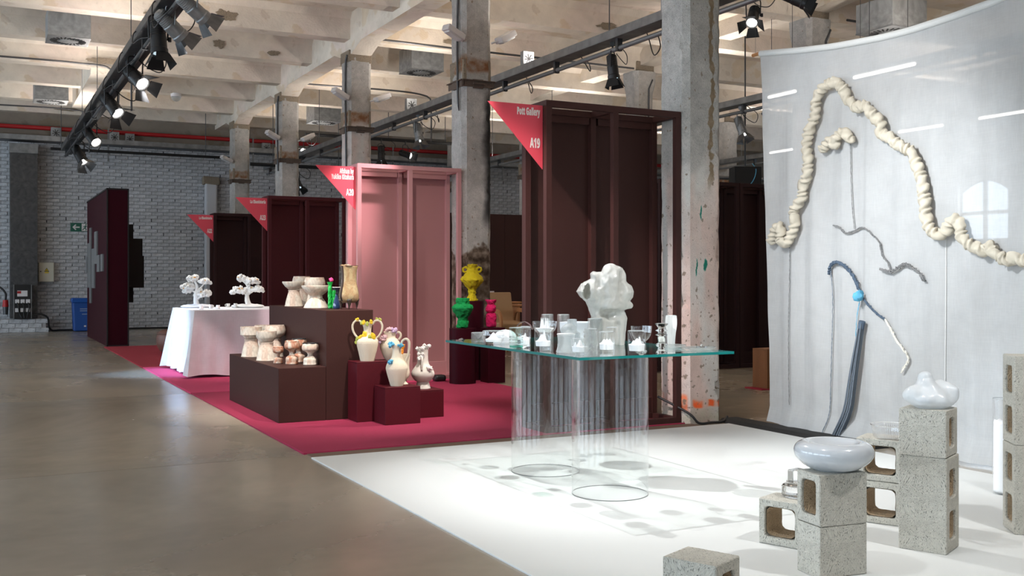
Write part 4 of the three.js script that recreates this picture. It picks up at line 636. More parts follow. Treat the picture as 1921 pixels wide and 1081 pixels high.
// ------------------------------------------------------------------ stepped plinth with clay pieces
const HL = 0.431, HU = 0.868;
{ const t = thing('stepped_plinth', 'dark brown two-step plinth carrying the clay bowls and vessels', 'plinth', [0, 0.012, 0]); part(t, 'lower_step', boxAt(2.045, 2.419, 0, HL - 0.012, -9.55, -7.83, 0.004), M.plinth); part(t, 'upper_step', boxAt(2.420, 2.805, 0, HU - 0.012, -9.6, -7.83, 0.004), M.plinth); }
function hourglass(label, p, o) { // cone foot and a bowl that meets it at a narrow waist
  const t = thing('clay_bowl', label, 'bowl', p, o.turn ?? 0), { h, rb, rw, rt, yw } = o, mid = o.round ? [[rw * 0.92, yw + 0.004], [rt * 0.92, yw + (h - yw) * 0.3], [rt, yw + (h - yw) * 0.62], [rt * 0.86, h]] : [[rw, yw + 0.004], [lerp(rw, rt, o.k ?? 0.55), yw + (h - yw) * 0.35], [rt, h - (o.lip ?? 0.02)], [rt, h]];
  part(t, 'foot', toCreasedNormals(uvm(curveLathe([[0, 0], [rb * 0.96, 0.0], [rb, 0.012], [lerp(rb, rw, 0.38), yw * 0.45], [rw * 1.03, yw * 0.85], [rw, yw], [0, yw]], 40, 40)), 0.6), M.clay);
  part(t, 'bowl', uvm(vessel(mid, 0.010, 0.012, 40, o.round ? 16 : 0)), o.m ?? M.clay);
}
hourglass('large hourglass clay bowl at the left end of the lower step', [2.144, HL, -9.14], { h: 0.262, rb: 0.082, rw: 0.053, rt: 0.092, yw: 0.155, round: false, k: 0.75, lip: 0.07 });
hourglass('darker hourglass clay bowl, front one on the lower step', [2.160, HL, -8.66], { h: 0.246, rb: 0.081, rw: 0.055, rt: 0.084, yw: 0.153, k: 0.75, lip: 0.05 });
hourglass('whitish rounded clay bowl on a cone foot, right of the two hourglass bowls', [2.330, HL, -9.04], { h: 0.276, rb: 0.07, rw: 0.05, rt: 0.093, yw: 0.16, round: true });
hourglass('clay bowl hidden behind the two hourglass bowls, only its rim showing', [2.322, HL, -9.39], { h: 0.262, rb: 0.07, rw: 0.05, rt: 0.085, yw: 0.155, k: 0.75, lip: 0.05 });
hourglass('wide flat clay dish on a cone foot at the left of the upper step', [2.530, HU, -9.15], { h: 0.222, rb: 0.078, rw: 0.048, rt: 0.103, yw: 0.148, k: 0.5, lip: 0.012 });
hourglass('wide clay dish on a cone foot, front of the upper step', [2.545, HU, -8.52], { h: 0.191, rb: 0.100, rw: 0.052, rt: 0.121, yw: 0.102, k: 0.5, lip: 0.012 });
hourglass('grey-white rounded clay bowl at the back of the upper step', [2.690, HU, -9.46], { h: 0.269, rb: 0.075, rw: 0.05, rt: 0.087, yw: 0.155, round: true });
hourglass('pinkish rounded clay bowl at the back right of the upper step', [2.700, HU, -9.08], { h: 0.259, rb: 0.08, rw: 0.055, rt: 0.094, yw: 0.14, round: true });
function goblet(label, p, h, r, m, dark) {
  const t = thing('clay_goblet', label, 'goblet', p); part(t, 'goblet_body', uvm(curveLathe([[0, 0], [r * 0.78, 0.0], [r * 0.82, h * 0.12], [r * 0.78, h * 0.30], [r * 0.40, h * 0.40], [r * 0.33, h * 0.50], [r * 0.5, h * 0.60], [r * 0.95, h * 0.70], [r, h * 0.86], [r * 0.88, h], [r * 0.8, h * 0.98], [r * 0.6, h * 0.86], [0, h * 0.84]], 50, 32)), m);
  part(t, 'rim', displace(new THREE.TorusGeometry(r * 0.84, 0.005, 8, 36).rotateX(PI / 2).translate(0, h, 0), (x, y, z) => noise.noise(x * 60, y * 60, z * 60) * 0.004), dark ?? M.clayB);
}
goblet('small rust-brown glazed cup at the foot of the clay goblets', [2.165, HL, -8.30], 0.133, 0.044, M.clayB);
goblet('rust-streaked clay goblet, left of the three on the lower step', [2.240, HL, -8.16], 0.184, 0.060, M.clayB);
goblet('clay goblet with dark speckled rim behind the other two', [2.345, HL, -8.33], 0.190, 0.064, M.clayB, M.black);
goblet('whitish clay goblet, right of the three on the lower step', [2.352, HL, -8.03], 0.171, 0.066, M.clay, M.black);
{ const t = thing('bud_vase', 'bright green lumpy bud vase with a pink bud on the upper step', 'vase', [2.61, HU, -8.30]); const G = plain(0.012, 0.42, 0.06, 0.35);
  const lump = (h, r, s) => displace(new THREE.CylinderGeometry(r * 0.92, r, h, 20, 24).translate(0, h / 2, 0), (x, y, z) => y < 0.002 ? 0 : fbm(x * 55, y * 45, z * 55 + s, 3) * 0.013);
  part(t, 'tall_stem', lump(0.205, 0.018, 1), G, [-0.012, 0, 0]); part(t, 'rim', mv(new THREE.CylinderGeometry(0.025, 0.018, 0.02, 20), -0.012, 0.21, 0), G); part(t, 'short_stem', lump(0.15, 0.016, 5), G, [0.018, 0, 0.01]); part(t, 'pink_bud', displace(new THREE.IcosahedronGeometry(0.017, 3), (x, y, z) => noise.noise(x * 90, y * 90, z * 90) * 0.008), plain(0.75, 0.06, 0.25), [-0.002, 0.238, 0]); }
{ const t = thing('glazed_bottle', 'small dark blue glazed bottle beside the green bud vase', 'bottle', [2.628, HU, -8.22]); part(t, 'bottle_body', uvm(curveLathe([[0, 0], [0.026, 0], [0.030, 0.02], [0.027, 0.05], [0.015, 0.09], [0.009, 0.115], [0.013, 0.125], [0.009, 0.125], [0.005, 0.1]], 24, 24)), phy({ color: lin(0.02, 0.05, 0.14), roughness: 0.15, clearcoat: 1 })); part(t, 'bottle_mouth', mv(new THREE.TorusGeometry(0.011, 0.003, 6, 18), 0, 0.125, 0, PI / 2), M.black); }
{ const t = thing('dark_vase', 'black flared vase half hidden behind the beige footed vase', 'vase', [2.690, HU, -8.42]); part(t, 'vase_body', uvm(vessel([[0.025, 0], [0.034, 0.04], [0.030, 0.10], [0.026, 0.13], [0.038, 0.175]], 0.004, 0.01, 28, 20)), phy({ color: lin(0.02, 0.022, 0.04), roughness: 0.25, clearcoat: 1 })); part(t, 'vase_rim', mv(new THREE.TorusGeometry(0.037, 0.003, 6, 24), 0, 0.175, 0, PI / 2), M.plastic); }
{ // beige vase with a lobed, almost square body, on dark claw feet
  const t = thing('footed_vase', 'tall beige glazed vase with dark edge on four claw feet', 'vase', [2.685, HU, -8.07], 0.5), pos = [], idx = [], NA = 48, prof = [[0.058, 0.055], [0.078, 0.075], [0.086, 0.11], [0.078, 0.16], [0.066, 0.22], [0.066, 0.29], [0.072, 0.34], [0.074, 0.352], [0.068, 0.352], [0.062, 0.30], [0.060, 0.2], [0.02, 0.08]], c = new THREE.SplineCurve(V2(prof)).getPoints(44);
  c.forEach((q) => { for (let k = 0; k < NA; k++) { const a = k / NA * 2 * PI, sq = 1 + 0.10 * cos(4 * a) + 0.03 * noise.noise(cos(a) * 2, q.y * 14, sin(a) * 2); pos.push(cos(a) * q.x * sq, q.y + (q.y > 0.33 ? 0.008 * sin(3 * a) : 0), sin(a) * q.x * sq); } });
  for (let j = 0; j < c.length - 1; j++) for (let k = 0; k < NA; k++) { const a = j * NA + k, b = j * NA + (k + 1) % NA; idx.push(a, a + NA, b, b, a + NA, b + NA); }
  const g = new THREE.BufferGeometry(); g.setAttribute('position', new THREE.Float32BufferAttribute(pos, 3)); g.setIndex(idx); g.computeVertexNormals();
  part(t, 'vase_body', uvm(g), phy({ color: lin(0.55, 0.47, 0.30), roughness: 0.3, clearcoat: 0.6, clearcoatRoughness: 0.2, map: rep(texClay, 4) })); part(t, 'vase_bottom', mv(new THREE.CylinderGeometry(0.062, 0.055, 0.02, 24), 0, 0.062, 0), plain(0.25, 0.18, 0.1, 0.4));
  for (let k = 0; k < 4; k++) { const a = k * PI / 2 + PI / 4; part(t, 'claw_foot', mv(displace(new THREE.ConeGeometry(0.024, 0.085, 12, 6).rotateX(PI), (x, y, z) => noise.noise(x * 40, y * 40, z * 40) * 0.005), cos(a) * 0.062, 0.042, sin(a) * 0.062), phy({ color: lin(0.05, 0.04, 0.03), roughness: 0.2, clearcoat: 1 })); }
  part(t, 'dark_seam', tube([[-0.078, 0.07, 0.0], [-0.098, 0.11, 0.0], [-0.088, 0.16, 0], [-0.075, 0.22, 0], [-0.075, 0.29, 0], [-0.082, 0.352, 0]], 0.010, 30, 8), plain(0.05, 0.035, 0.03, 0.3)); part(t, 'dark_rim', mv(new THREE.TorusGeometry(0.072, 0.004, 6, 40), 0, 0.352, 0, PI / 2), plain(0.12, 0.05, 0.04, 0.4)); }

// ------------------------------------------------------------------ burgundy cubes with the cream vases
const cube = (label, x0, x1, h, z0, z1) => { const t = thing('display_cube', label, 'plinth', [(x0 + x1) / 2, 0.012, (z0 + z1) / 2]); part(t, 'cube_sides', boxAt(-(x1 - x0) / 2, (x1 - x0) / 2, 0, h - 0.022, -abs(z1 - z0) / 2, abs(z1 - z0) / 2, 0.003), M.burgundy); part(t, 'cube_top', boxAt(-(x1 - x0) / 2, (x1 - x0) / 2, h - 0.022, h - 0.012, -abs(z1 - z0) / 2, abs(z1 - z0) / 2, 0.003), M.burgundy); };
cube('tall burgundy block against the stepped plinth, carrying the yellow-flowered vase', 2.592, 3.0, 0.474, -7.60, -7.82);
cube('burgundy cube in front, carrying the blue-flowered pitcher', 2.728, 3.013, 0.295, -7.347, -7.59);
cube('low burgundy block at the right, carrying the white-flowered vase', 3.02, 3.32, 0.23, -7.605, -7.93);
const blossom = (n, s, seed) => { const r = rng(seed), l = []; for (let i = 0; i < n; i++) { const a = r() * 2 * PI, q = i ? s * (0.5 + r() * 0.6) : 0; l.push(displace(new THREE.SphereGeometry(s * (0.5 + r() * 0.3), 14, 9).scale(1, 0.55 + r() * 0.3, 0.8).rotateZ(r() * 3).rotateY(r() * 3), (x, y, z) => noise.noise(x * 90 + i, y * 90, z * 90 + seed) * s * 0.35).translate(cos(a) * q, (r() - 0.5) * s * 1.2, sin(a) * q)); } return merge(l); };
const petal = (s, seed) => displace(new THREE.SphereGeometry(s, 16, 10).scale(0.75, 1.1, 0.28), (x, y, z) => noise.noise(x * 60 + seed, y * 60, z * 60) * s * 0.35);
const YEL = plain(0.80, 0.55, 0.02, 0.6), OLV = plain(0.42, 0.45, 0.08, 0.6), BLU = plain(0.10, 0.42, 0.62, 0.6), LIL = plain(0.58, 0.42, 0.60, 0.6), PNK = plain(0.68, 0.45, 0.47, 0.6), ORG = plain(0.80, 0.28, 0.02, 0.6), WHT = plain(0.84, 0.82, 0.78, 0.75);
{ const t = thing('amphora', 'cream two-handled vase with yellow flowers on its neck and handles', 'vase', [2.715, 0.474, -7.71], YAW);
  part(t, 'vase_body', uvm(vessel([[0.055, 0], [0.066, 0.05], [0.082, 0.12], [0.084, 0.155], [0.066, 0.182], [0.036, 0.198], [0.029, 0.23], [0.033, 0.265], [0.046, 0.297]], 0.005, 0.01, 44, 40)), M.cream);
  for (const s of [-1, 1]) part(t, 'handle', tube([[s * 0.040, 0.285, 0], [s * 0.062, 0.312, 0], [s * 0.092, 0.312, 0], [s * 0.115, 0.28, 0], [s * 0.112, 0.235, 0], [s * 0.09, 0.195, 0], [s * 0.066, 0.172, 0]], 0.0085, 36, 10), M.cream);
  for (const [x, y, z, m, k] of [[-0.075, 0.322, 0.005, YEL, 0], [-0.088, 0.32, 0, YEL, 0], [0.075, 0.324, 0, OLV, 0], [0.1, 0.322, 0.0, OLV, 0], [-0.022, 0.302, 0.04, YEL, 1], [0.004, 0.290, 0.044, OLV, 1], [0.034, 0.306, 0.034, YEL, 1], [-0.04, 0.298, 0.03, OLV, 1], [-0.018, 0.205, 0.040, YEL, 2], [0.052, 0.196, 0.052, YEL, 2], [0.026, 0.188, 0.062, OLV, 1], [-0.05, 0.188, 0.05, YEL, 1], [-0.076, 0.175, 0.035, OLV, 1], [-0.082, 0.148, 0.028, OLV, 1]]) part(t, 'clay_flower', petal([0.016, 0.018, 0.026][k], floor(x * 900)), m, [x, y, z], [0, x * 8, x * 9]); }
{ const t = thing('jug', 'cream jug with pink and lilac flowers, behind the yellow-flowered vase', 'jug', [2.905, 0.474, -7.715], YAW);
  part(t, 'jug_body', uvm(vessel([[0.035, 0], [0.055, 0.03], [0.078, 0.09], [0.080, 0.125], [0.062, 0.16], [0.045, 0.175], [0.046, 0.205], [0.052, 0.222]], 0.005, 0.01, 44, 40)), M.cream); part(t, 'handle', tube([[0.045, 0.215, 0], [0.075, 0.215, 0], [0.085, 0.19, 0], [0.07, 0.16, 0]], 0.009, 30, 10), M.cream);
  part(t, 'clay_flower', blossom(9, 0.022, 5), PNK, [-0.015, 0.238, 0.02]); part(t, 'clay_flower', blossom(9, 0.022, 9), LIL, [0.032, 0.232, 0.025]); part(t, 'clay_flower', blossom(12, 0.024, 13), PNK, [-0.048, 0.178, 0.055]); part(t, 'clay_flower', blossom(5, 0.014, 17), LIL, [-0.07, 0.14, 0.05]); }
{ const t = thing('pitcher', 'cream pitcher with blue flowers and a tall handle on the front cube', 'pitcher', [2.862, 0.295, -7.455], YAW);
  part(t, 'pitcher_body', uvm(vessel([[0.048, 0], [0.062, 0.045], [0.080, 0.11], [0.084, 0.14], [0.072, 0.175], [0.046, 0.208], [0.036, 0.24], [0.034, 0.275], [0.042, 0.312]], 0.005, 0.01, 44, 40)), M.cream);
  part(t, 'handle', tube([[0.030, 0.30, 0], [0.045, 0.345, 0], [0.072, 0.358, 0], [0.092, 0.34, 0], [0.094, 0.29, 0], [0.085, 0.23, 0], [0.066, 0.185, 0]], 0.010, 36, 10), M.cream);
  part(t, 'clay_flower', blossom(10, 0.022, 21), BLU, [-0.040, 0.318, 0.025]); part(t, 'clay_flower', blossom(8, 0.017, 25), BLU, [0.030, 0.312, 0.034]); part(t, 'clay_flower', blossom(10, 0.020, 29), BLU, [-0.045, 0.185, 0.062]); }
{ const t = thing('footed_cup', 'small cream footed vessel with an orange flowered handle, behind the blue-flowered pitcher', 'vase', [2.965, 0.295, -7.555], YAW);
  part(t, 'cup_body', uvm(vessel([[0.030, 0], [0.012, 0.018], [0.012, 0.035], [0.030, 0.05], [0.040, 0.085], [0.036, 0.14], [0.040, 0.20], [0.044, 0.235]], 0.004, 0.03, 36, 36)), M.cream); part(t, 'orange_handle', displace(tube([[-0.035, 0.14, 0.01], [-0.03, 0.2, 0.02], [-0.02, 0.26, 0.02], [-0.012, 0.31, 0.01]], 0.016, 40, 12), (x, y, z) => fbm(x * 60, y * 60, z * 60, 3) * 0.016), ORG); }
{ const t = thing('flower_vase', 'cream round-bellied vase crowned with white flowers on the low block', 'vase', [3.205, 0.23, -7.765], YAW);
  part(t, 'vase_body', uvm(vessel([[0.040, 0.05], [0.07, 0.068], [0.092, 0.105], [0.090, 0.135], [0.065, 0.175], [0.047, 0.205], [0.042, 0.26], [0.046, 0.315]], 0.005, 0.012, 44, 40)), M.creamWhite);
  part(t, 'vase_foot', uvm(new THREE.CylinderGeometry(0.048, 0.062, 0.052, 8).translate(0, 0.026, 0)), M.creamWhite); part(t, 'handle', tube([[0.0, 0.25, 0.048], [0.002, 0.245, 0.075], [0.0, 0.20, 0.088], [0.0, 0.155, 0.088]], 0.009, 24, 10), M.creamWhite);
  for (const [x, y, z, n] of [[-0.045, 0.328, 0.03, 1], [0.0, 0.322, 0.05, 2], [0.045, 0.333, 0.02, 3], [0.02, 0.335, -0.03, 4], [-0.012, 0.272, 0.05, 5], [-0.016, 0.245, 0.06, 6], [0.055, 0.168, 0.062, 7]]) part(t, 'clay_flower', blossom(8, 0.020, 40 + n), WHT, [x, y, z]); }

// ------------------------------------------------------------------ three pedestals by the pink frame
const paper = (g, s, a = 0.02) => displace(g, (x, y, z) => fbm(x * 26 + s, y * 26, z * 26, 4) * a * 1.7 + fbm(x * 90, y * 90, z * 90 + s, 2) * 0.010);
const PA = 0.592;
{ const g = new RoundedBoxGeometry(0.27, PA - 0.02, 0.27, 4, 0.11); const f = (label, x, z, h, w, r) => { const t = thing('pedestal', label, 'plinth', [x, 0.012, z]); part(t, 'pedestal_body', (() => { const s = new THREE.Shape(); const a = w / 2; s.moveTo(-a + r, -a); s.lineTo(a - r, -a); s.absarc(a - r, -a + r, r, -PI / 2, 0); s.lineTo(a, a - r); s.absarc(a - r, a - r, r, 0, PI / 2); s.lineTo(-a + r, a); s.absarc(-a + r, a - r, r, PI / 2, PI); s.lineTo(-a, -a + r); s.absarc(-a + r, -a + r, r, PI, PI * 1.5); return uvm(new THREE.ExtrudeGeometry(s, { depth: h - 0.012, bevelEnabled: true, bevelSize: 0.002, bevelThickness: 0.002, bevelSegments: 1, curveSegments: 12 }).rotateX(-PI / 2)); })(), M.wine); part(t, 'base_plate', boxAt(-w / 2 + 0.03, w / 2 - 0.03, -0.001, 0.001, -w / 2 + 0.03, w / 2 - 0.03), M.black); };
  f('low round-edged burgundy pedestal under the green vase', 4.56, -9.95, PA - 0.002, 0.27, 0.125); f('low square burgundy pedestal under the magenta vase', 4.90, -9.92, PA - 0.002, 0.20, 0.012); f('taller round burgundy pedestal under the yellow vase', 4.82, -10.27, 0.868, 0.25, 0.12); }
{ const t = thing('paper_vase', 'yellow papier-mâché urn with two small ring handles on a stem foot', 'vase', [4.82, 0.872, -10.27], YAW), Y = plain(0.50, 0.39, 0.004, 0.95);
  part(t, 'vase_body', paper(curveLathe([[0, 0], [0.062, 0.0], [0.055, 0.03], [0.040, 0.06], [0.042, 0.10], [0.045, 0.135], [0.075, 0.16], [0.115, 0.215], [0.122, 0.235], [0.10, 0.27], [0.062, 0.315], [0.045, 0.345], [0.043, 0.365], [0.054, 0.395], [0.045, 0.393], [0.034, 0.36], [0, 0.345]], 90, 60), 3, 0.014), Y); for (const s of [-1, 1]) part(t, 'ring_handle', paper(mv(new THREE.TorusGeometry(0.026, 0.011, 12, 30), s * 0.074, 0.342, 0), 6, 0.008), Y); }
{ const t = thing('paper_vase', 'green papier-mâché vase with a broad angular shoulder', 'vase', [4.56, 0.602, -9.95], YAW), Gm = plain(0.0, 0.27, 0.06, 0.95);
  part(t, 'vase_body', paper(curveLathe([[0, 0], [0.056, 0.0], [0.054, 0.06], [0.050, 0.082], [0.070, 0.12], [0.100, 0.17], [0.112, 0.20], [0.100, 0.23], [0.070, 0.245], [0.066, 0.26], [0.068, 0.302], [0.058, 0.302], [0.05, 0.26], [0, 0.24]], 90, 60), 9, 0.014), Gm); part(t, 'vase_rim', paper(mv(new THREE.TorusGeometry(0.062, 0.007, 10, 40), 0, 0.30, 0, PI / 2), 2, 0.006), Gm); }
{ const t = thing('paper_vase', 'magenta papier-mâché vase of three stacked bulges', 'vase', [4.88, 0.602, -9.92], YAW), P = plain(0.52, 0.003, 0.09, 0.95);
  part(t, 'vase_body', paper(curveLathe([[0, 0], [0.046, 0.0], [0.054, 0.05], [0.056, 0.10], [0.050, 0.135], [0.036, 0.15], [0.050, 0.165], [0.055, 0.195], [0.048, 0.225], [0.036, 0.236], [0.045, 0.25], [0.057, 0.282], [0.048, 0.282], [0.03, 0.25], [0, 0.24]], 90, 50), 14, 0.010), P); part(t, 'vase_rim', paper(mv(new THREE.TorusGeometry(0.050, 0.006, 10, 36), 0, 0.281, 0, PI / 2), 2, 0.005), P); }
single('floor_lamp_base', 'small black rounded object on the carpet left of the pedestals', 'object', new RoundedBoxGeometry(0.13, 0.07, 0.12, 3, 0.03), M.black, [4.42, 0.047, -10.25]);

// ------------------------------------------------------------------ armchair corner behind the tall maroon frame
{ const t = thing('armchair', 'light wood armchair with tan woven seat and back, behind the maroon frame', 'armchair', [6.96, 0, -13.6], 0.02);
  part(t, 'seat_cushion', mv(box(0.46, 0.09, 0.5, 0.02), 0, 0.43, 0.02, 0.05), M.tan); part(t, 'back_cushion', mv(box(0.44, 0.50, 0.07, 0.02), 0, 0, 0, -0.22).translate(0, 0.66, -0.27), M.tan);
  for (const s of [-1, 1]) { part(t, 'arm_frame', (() => { const q = new THREE.CatmullRomCurve3(V3([[0, 0, 0.30], [0, 0.4, 0.33], [0, 0.56, 0.31], [0, 0.63, 0.24], [0, 0.64, 0.0], [0, 0.63, -0.24], [0, 0.55, -0.30], [0, 0.4, -0.32], [0, 0, -0.30]])); const g = new THREE.ExtrudeGeometry(new THREE.Shape(V2([[-0.014, -0.03], [0.014, -0.03], [0.014, 0.03], [-0.014, 0.03]])), { steps: 60, extrudePath: q, bevelEnabled: false }); return uvm(g.translate(s * 0.28, 0, 0)); })(), M.wood); }
  part(t, 'front_rail', boxAt(-0.27, 0.27, 0.31, 0.38, 0.24, 0.265, 0.004), M.wood); part(t, 'rear_rail', boxAt(-0.27, 0.27, 0.31, 0.38, -0.27, -0.245, 0.004), M.wood); }
{ const t = thing('side_table', 'low light wood side table beside the armchair', 'table', [7.46, 0, -14.2]); part(t, 'table_top', boxAt(-0.36, 0.36, 0.685, 0.71, -0.25, 0.25, 0.008), M.wood); for (const [a, b] of [[-0.3, -0.2], [0.3, -0.2], [-0.3, 0.2], [0.3, 0.2]]) part(t, 'leg', boxAt(a - 0.02, a + 0.02, 0, 0.685, b - 0.02, b + 0.02, 0.003), M.wood); }
{ const t = thing('dark_cabinet', 'dark wooden cabinet standing right of the armchair', 'cabinet', [7.62, 0, -13.45]); part(t, 'carcass', boxAt(-0.27, 0.27, 0.04, 0.70, -0.18, 0.18, 0.006), M.woodDark); part(t, 'top_board', boxAt(-0.29, 0.29, 0.70, 0.73, -0.2, 0.2, 0.006), M.woodDark); part(t, 'door', boxAt(-0.24, 0.24, 0.08, 0.66, 0.18, 0.195, 0.004), M.woodDark); part(t, 'plinth', boxAt(-0.25, 0.25, 0, 0.04, -0.16, 0.16), M.black); }
{ const t = thing('book', 'book with a dark round picture of green fruit, standing on the side table', 'book', [7.20, 0.71, -14.15], -0.2); part(t, 'cover', boxAt(-0.075, 0.075, 0, 0.165, -0.01, 0.01, 0.002), plain(0.36, 0.27, 0.13)); part(t, 'pages', boxAt(-0.07, 0.073, 0.004, 0.161, -0.016, -0.010), M.plastic); part(t, 'round_picture', mv(new THREE.CylinderGeometry(0.045, 0.045, 0.003, 28), 0, 0, 0, PI / 2).translate(0.005, 0.085, 0.011), plain(0.02, 0.02, 0.015)); for (const [a, b] of [[-0.012, 0.10], [0.022, 0.09], [0.0, 0.068]]) part(t, 'fruit_print', mv(new THREE.CylinderGeometry(0.013, 0.013, 0.002, 16), 0, 0, 0, PI / 2).translate(a, b, 0.0135), plain(0.14, 0.4, 0.05)); }
{ const t = thing('book', 'white picture book standing behind the armchair back', 'book', [7.20, 0.745, -14.75], -0.25); part(t, 'cover', boxAt(-0.1, 0.1, 0, 0.17, -0.01, 0.01, 0.002), M.plastic); part(t, 'spine', boxAt(-0.112, -0.1, 0, 0.17, -0.012, 0.012, 0.002), plain(0.4, 0.28, 0.15)); for (let i = 0; i < 6; i++) part(t, 'plant_print', mv(new THREE.CylinderGeometry(0.004, 0.009, 0.03 + (i % 3) * 0.012, 6), -0.005 + i * 0.015, 0.085, 0.012, 0, 0, (i % 2 - 0.5) * 0.6).translate(0, 0, 0), plain(0.10, 0.2, 0.08)); }
{ const t = thing('shelf_table', 'narrow wooden console behind the armchair carrying the white book', 'table', [7.3, 0, -14.75]); part(t, 'table_top', boxAt(-0.45, 0.45, 0.715, 0.745, -0.12, 0.12, 0.006), M.wood); for (const x of [-0.4, 0.4]) part(t, 'leg', boxAt(x - 0.02, x + 0.02, 0, 0.715, -0.1, 0.1, 0.003), M.wood); }
{ const t = thing('loudspeaker', 'black loudspeaker hanging beyond the far frame walls, left of the curtain edge', 'speaker', [10.42, 2.66, -12.4], -0.4); part(t, 'speaker_case', box(0.42, 0.30, 0.3, 0.01), M.blackMatt); part(t, 'speaker_grille', boxAt(-0.19, 0.19, -0.13, 0.13, 0.15, 0.156), M.black); part(t, 'hanging_bracket', rod([0, 0.15, 0], [0, 2.25, 0], 0.012, 8), M.black); part(t, 'blue_cable', tube([[-0.1, -0.15, 0.1], [-0.12, -0.2, 0.14], [-0.02, -0.17, 0.17], [0.08, -0.05, 0.17], [0.12, 0.1, 0.16], [0.1, 0.2, 0.05]], 0.006, 30, 6), M.yarnBlue); }

// ------------------------------------------------------------------ glass table
const TY = 0.74;
{
  const t = thing('glass_table', 'rectangular clear glass table standing on two wide clear cylinders', 'table', [3.03, 0, -5.045]);
  const w = 0.936, d = 1.59, th = 0.014;
  part(t, 'tabletop', boxAt(-w / 2, w / 2, TY - th, TY, -d / 2, d / 2), M.tableGlass);
  for (const [a, b, c, e] of [[-w / 2 - 0.0008, -w / 2 + 0.0025, -d / 2, d / 2], [w / 2 - 0.0025, w / 2 + 0.0008, -d / 2, d / 2], [-w / 2, w / 2, -d / 2 - 0.0008, -d / 2 + 0.0025], [-w / 2, w / 2, d / 2 - 0.0025, d / 2 + 0.0008]]) part(t, 'polished_edge', boxAt(a, b, TY - th, TY - 0.0005, c, e), M.edge);
  const R = 0.198, H0 = 0.010, H1 = TY - th - 0.001;
  for (const [x, z] of [[2.905, -4.515], [2.915, -5.215]]) {
    part(t, 'clear_cylinder', toCreasedNormals(new THREE.LatheGeometry(V2([[R - 0.004, H0], [R, H0], [R, H1], [R - 0.004, H1], [R - 0.004, H0]]), 96), 0.5), M.acrylic, [x - 3.03, 0, z + 5.045]);
    part(t, 'cylinder_rim', mv(new THREE.TorusGeometry(R - 0.002, 0.0018, 6, 96), 0, H0 + 0.001, 0, PI / 2), plain(0.10, 0.10, 0.10, 0.3), [x - 3.03, 0, z + 5.045]);
  }
}
// glassware on the table
const peaks = (r, h, seed, n = 5) => { // white mass that fills a vessel and rises in a few tips
  const q = rng(seed), tips = Array.from({ length: n + 2 }, () => { const a = q() * 2 * PI, d = 0.15 + q() * 0.6; return [cos(a) * d * r, sin(a) * d * r, 0.25 + q() * 0.55, 0.16 + q() * 0.16]; });
  const g = new THREE.CylinderGeometry(r, r * 0.92, 1, 40, 1, false).toNonIndexed(); const s = new THREE.CircleGeometry(r, 48), pos = [], idx = [], NR = 16, NA = 44;
  for (let i = 0; i <= NR; i++) for (let k = 0; k < NA; k++) { const R = r * i / NR, a = k / NA * 2 * PI, x = cos(a) * R, z = sin(a) * R; let y = 0.42; for (const [tx, tz, th, tw] of tips) y += th * 0.62 * Math.exp(-((x - tx) ** 2 + (z - tz) ** 2) / (tw * r) ** 2 / 1.2); y += 0.05 * noise.noise(x * 90, z * 90, seed); pos.push(x, y * h, z); }
  for (let k = 0; k < NA; k++) { const a = k / NA * 2 * PI; pos.push(cos(a) * r * 0.93, 0, sin(a) * r * 0.93); } pos.push(0, 0, 0);
  for (let i = 0; i < NR; i++) for (let k = 0; k < NA; k++) { const a = i * NA + k, b = i * NA + (k + 1) % NA; if (i === 0) { idx.push(a, b + NA, a + NA); } else idx.push(a, b, a + NA, b, b + NA, a + NA); }
  const L = NR * NA, B = (NR + 1) * NA, C = B + NA; for (let k = 0; k < NA; k++) { const a = L + k, b = L + (k + 1) % NA, c = B + k, e = B + (k + 1) % NA; idx.push(a, b, c, b, e, c); idx.push(c, e, C); }
  const o = new THREE.BufferGeometry(); o.setAttribute('position', new THREE.Float32BufferAttribute(pos, 3)); o.setIndex(idx); o.computeVertexNormals(); return toCreasedNormals(o, 0.9);
};
const gl = (name, label, cat, x, z, ry = 0) => thing(name, label, cat, [x, TY + 0.0005, z], ry);
const tumbler = (label, x, z, h, w, m, o = {}) => {
  const r = w / 2, t = gl(o.name ?? 'tumbler', label, o.cat ?? 'glass', x, z);
  part(t, 'glass_wall', vessel(o.prof ? o.prof.map(([a, b]) => [a * r, b * h]) : [[r * 0.98, 0], [r, 0.004], [r, h]], o.wall ?? 0.004, o.base ?? 0.012, 40, o.prof ? 24 : 0), m);
  part(t, 'rim', mv(new THREE.TorusGeometry(r * (o.rimK ?? 1) - 0.002, 0.0017, 6, 48), 0, h, 0, PI / 2), M.rimGlass);
  if (o.fill) part(t, 'white_filling', peaks(r * (o.fillR ?? 0.90), o.fill, floor(x * 1000), o.n ?? 4), M.ice, [0, (o.base ?? 0.012) + 0.001, 0]);
  return t;
};
{ const t = gl('glass_ring', 'tiny twisted clear glass ring at the left corner of the table', 'glass object', 2.615, -5.74, 0.6); for (const [x, a] of [[-0.008, 0.4], [0.008, -0.5]]) part(t, 'loop', mv(new THREE.TorusGeometry(0.011, 0.003, 8, 24), x, 0.008, 0, PI / 2 - 0.35, a), M.glassSolid); }
{ const t = tumbler('low ribbed clear glass bowl on small feet, leftmost bowl on the table', 2.68, -5.62, 0.052, 0.088, M.glassBubble, { name: 'glass_bowl', cat: 'bowl', wall: 0.007 }); for (let k = 0; k < 3; k++) { const a = k * 2.1 + 0.5; part(t, 'foot', mv(new THREE.SphereGeometry(0.008, 12, 8), cos(a) * 0.03, 0.003, sin(a) * 0.03).scale(1, 0.6, 1), M.glassSolid); } }
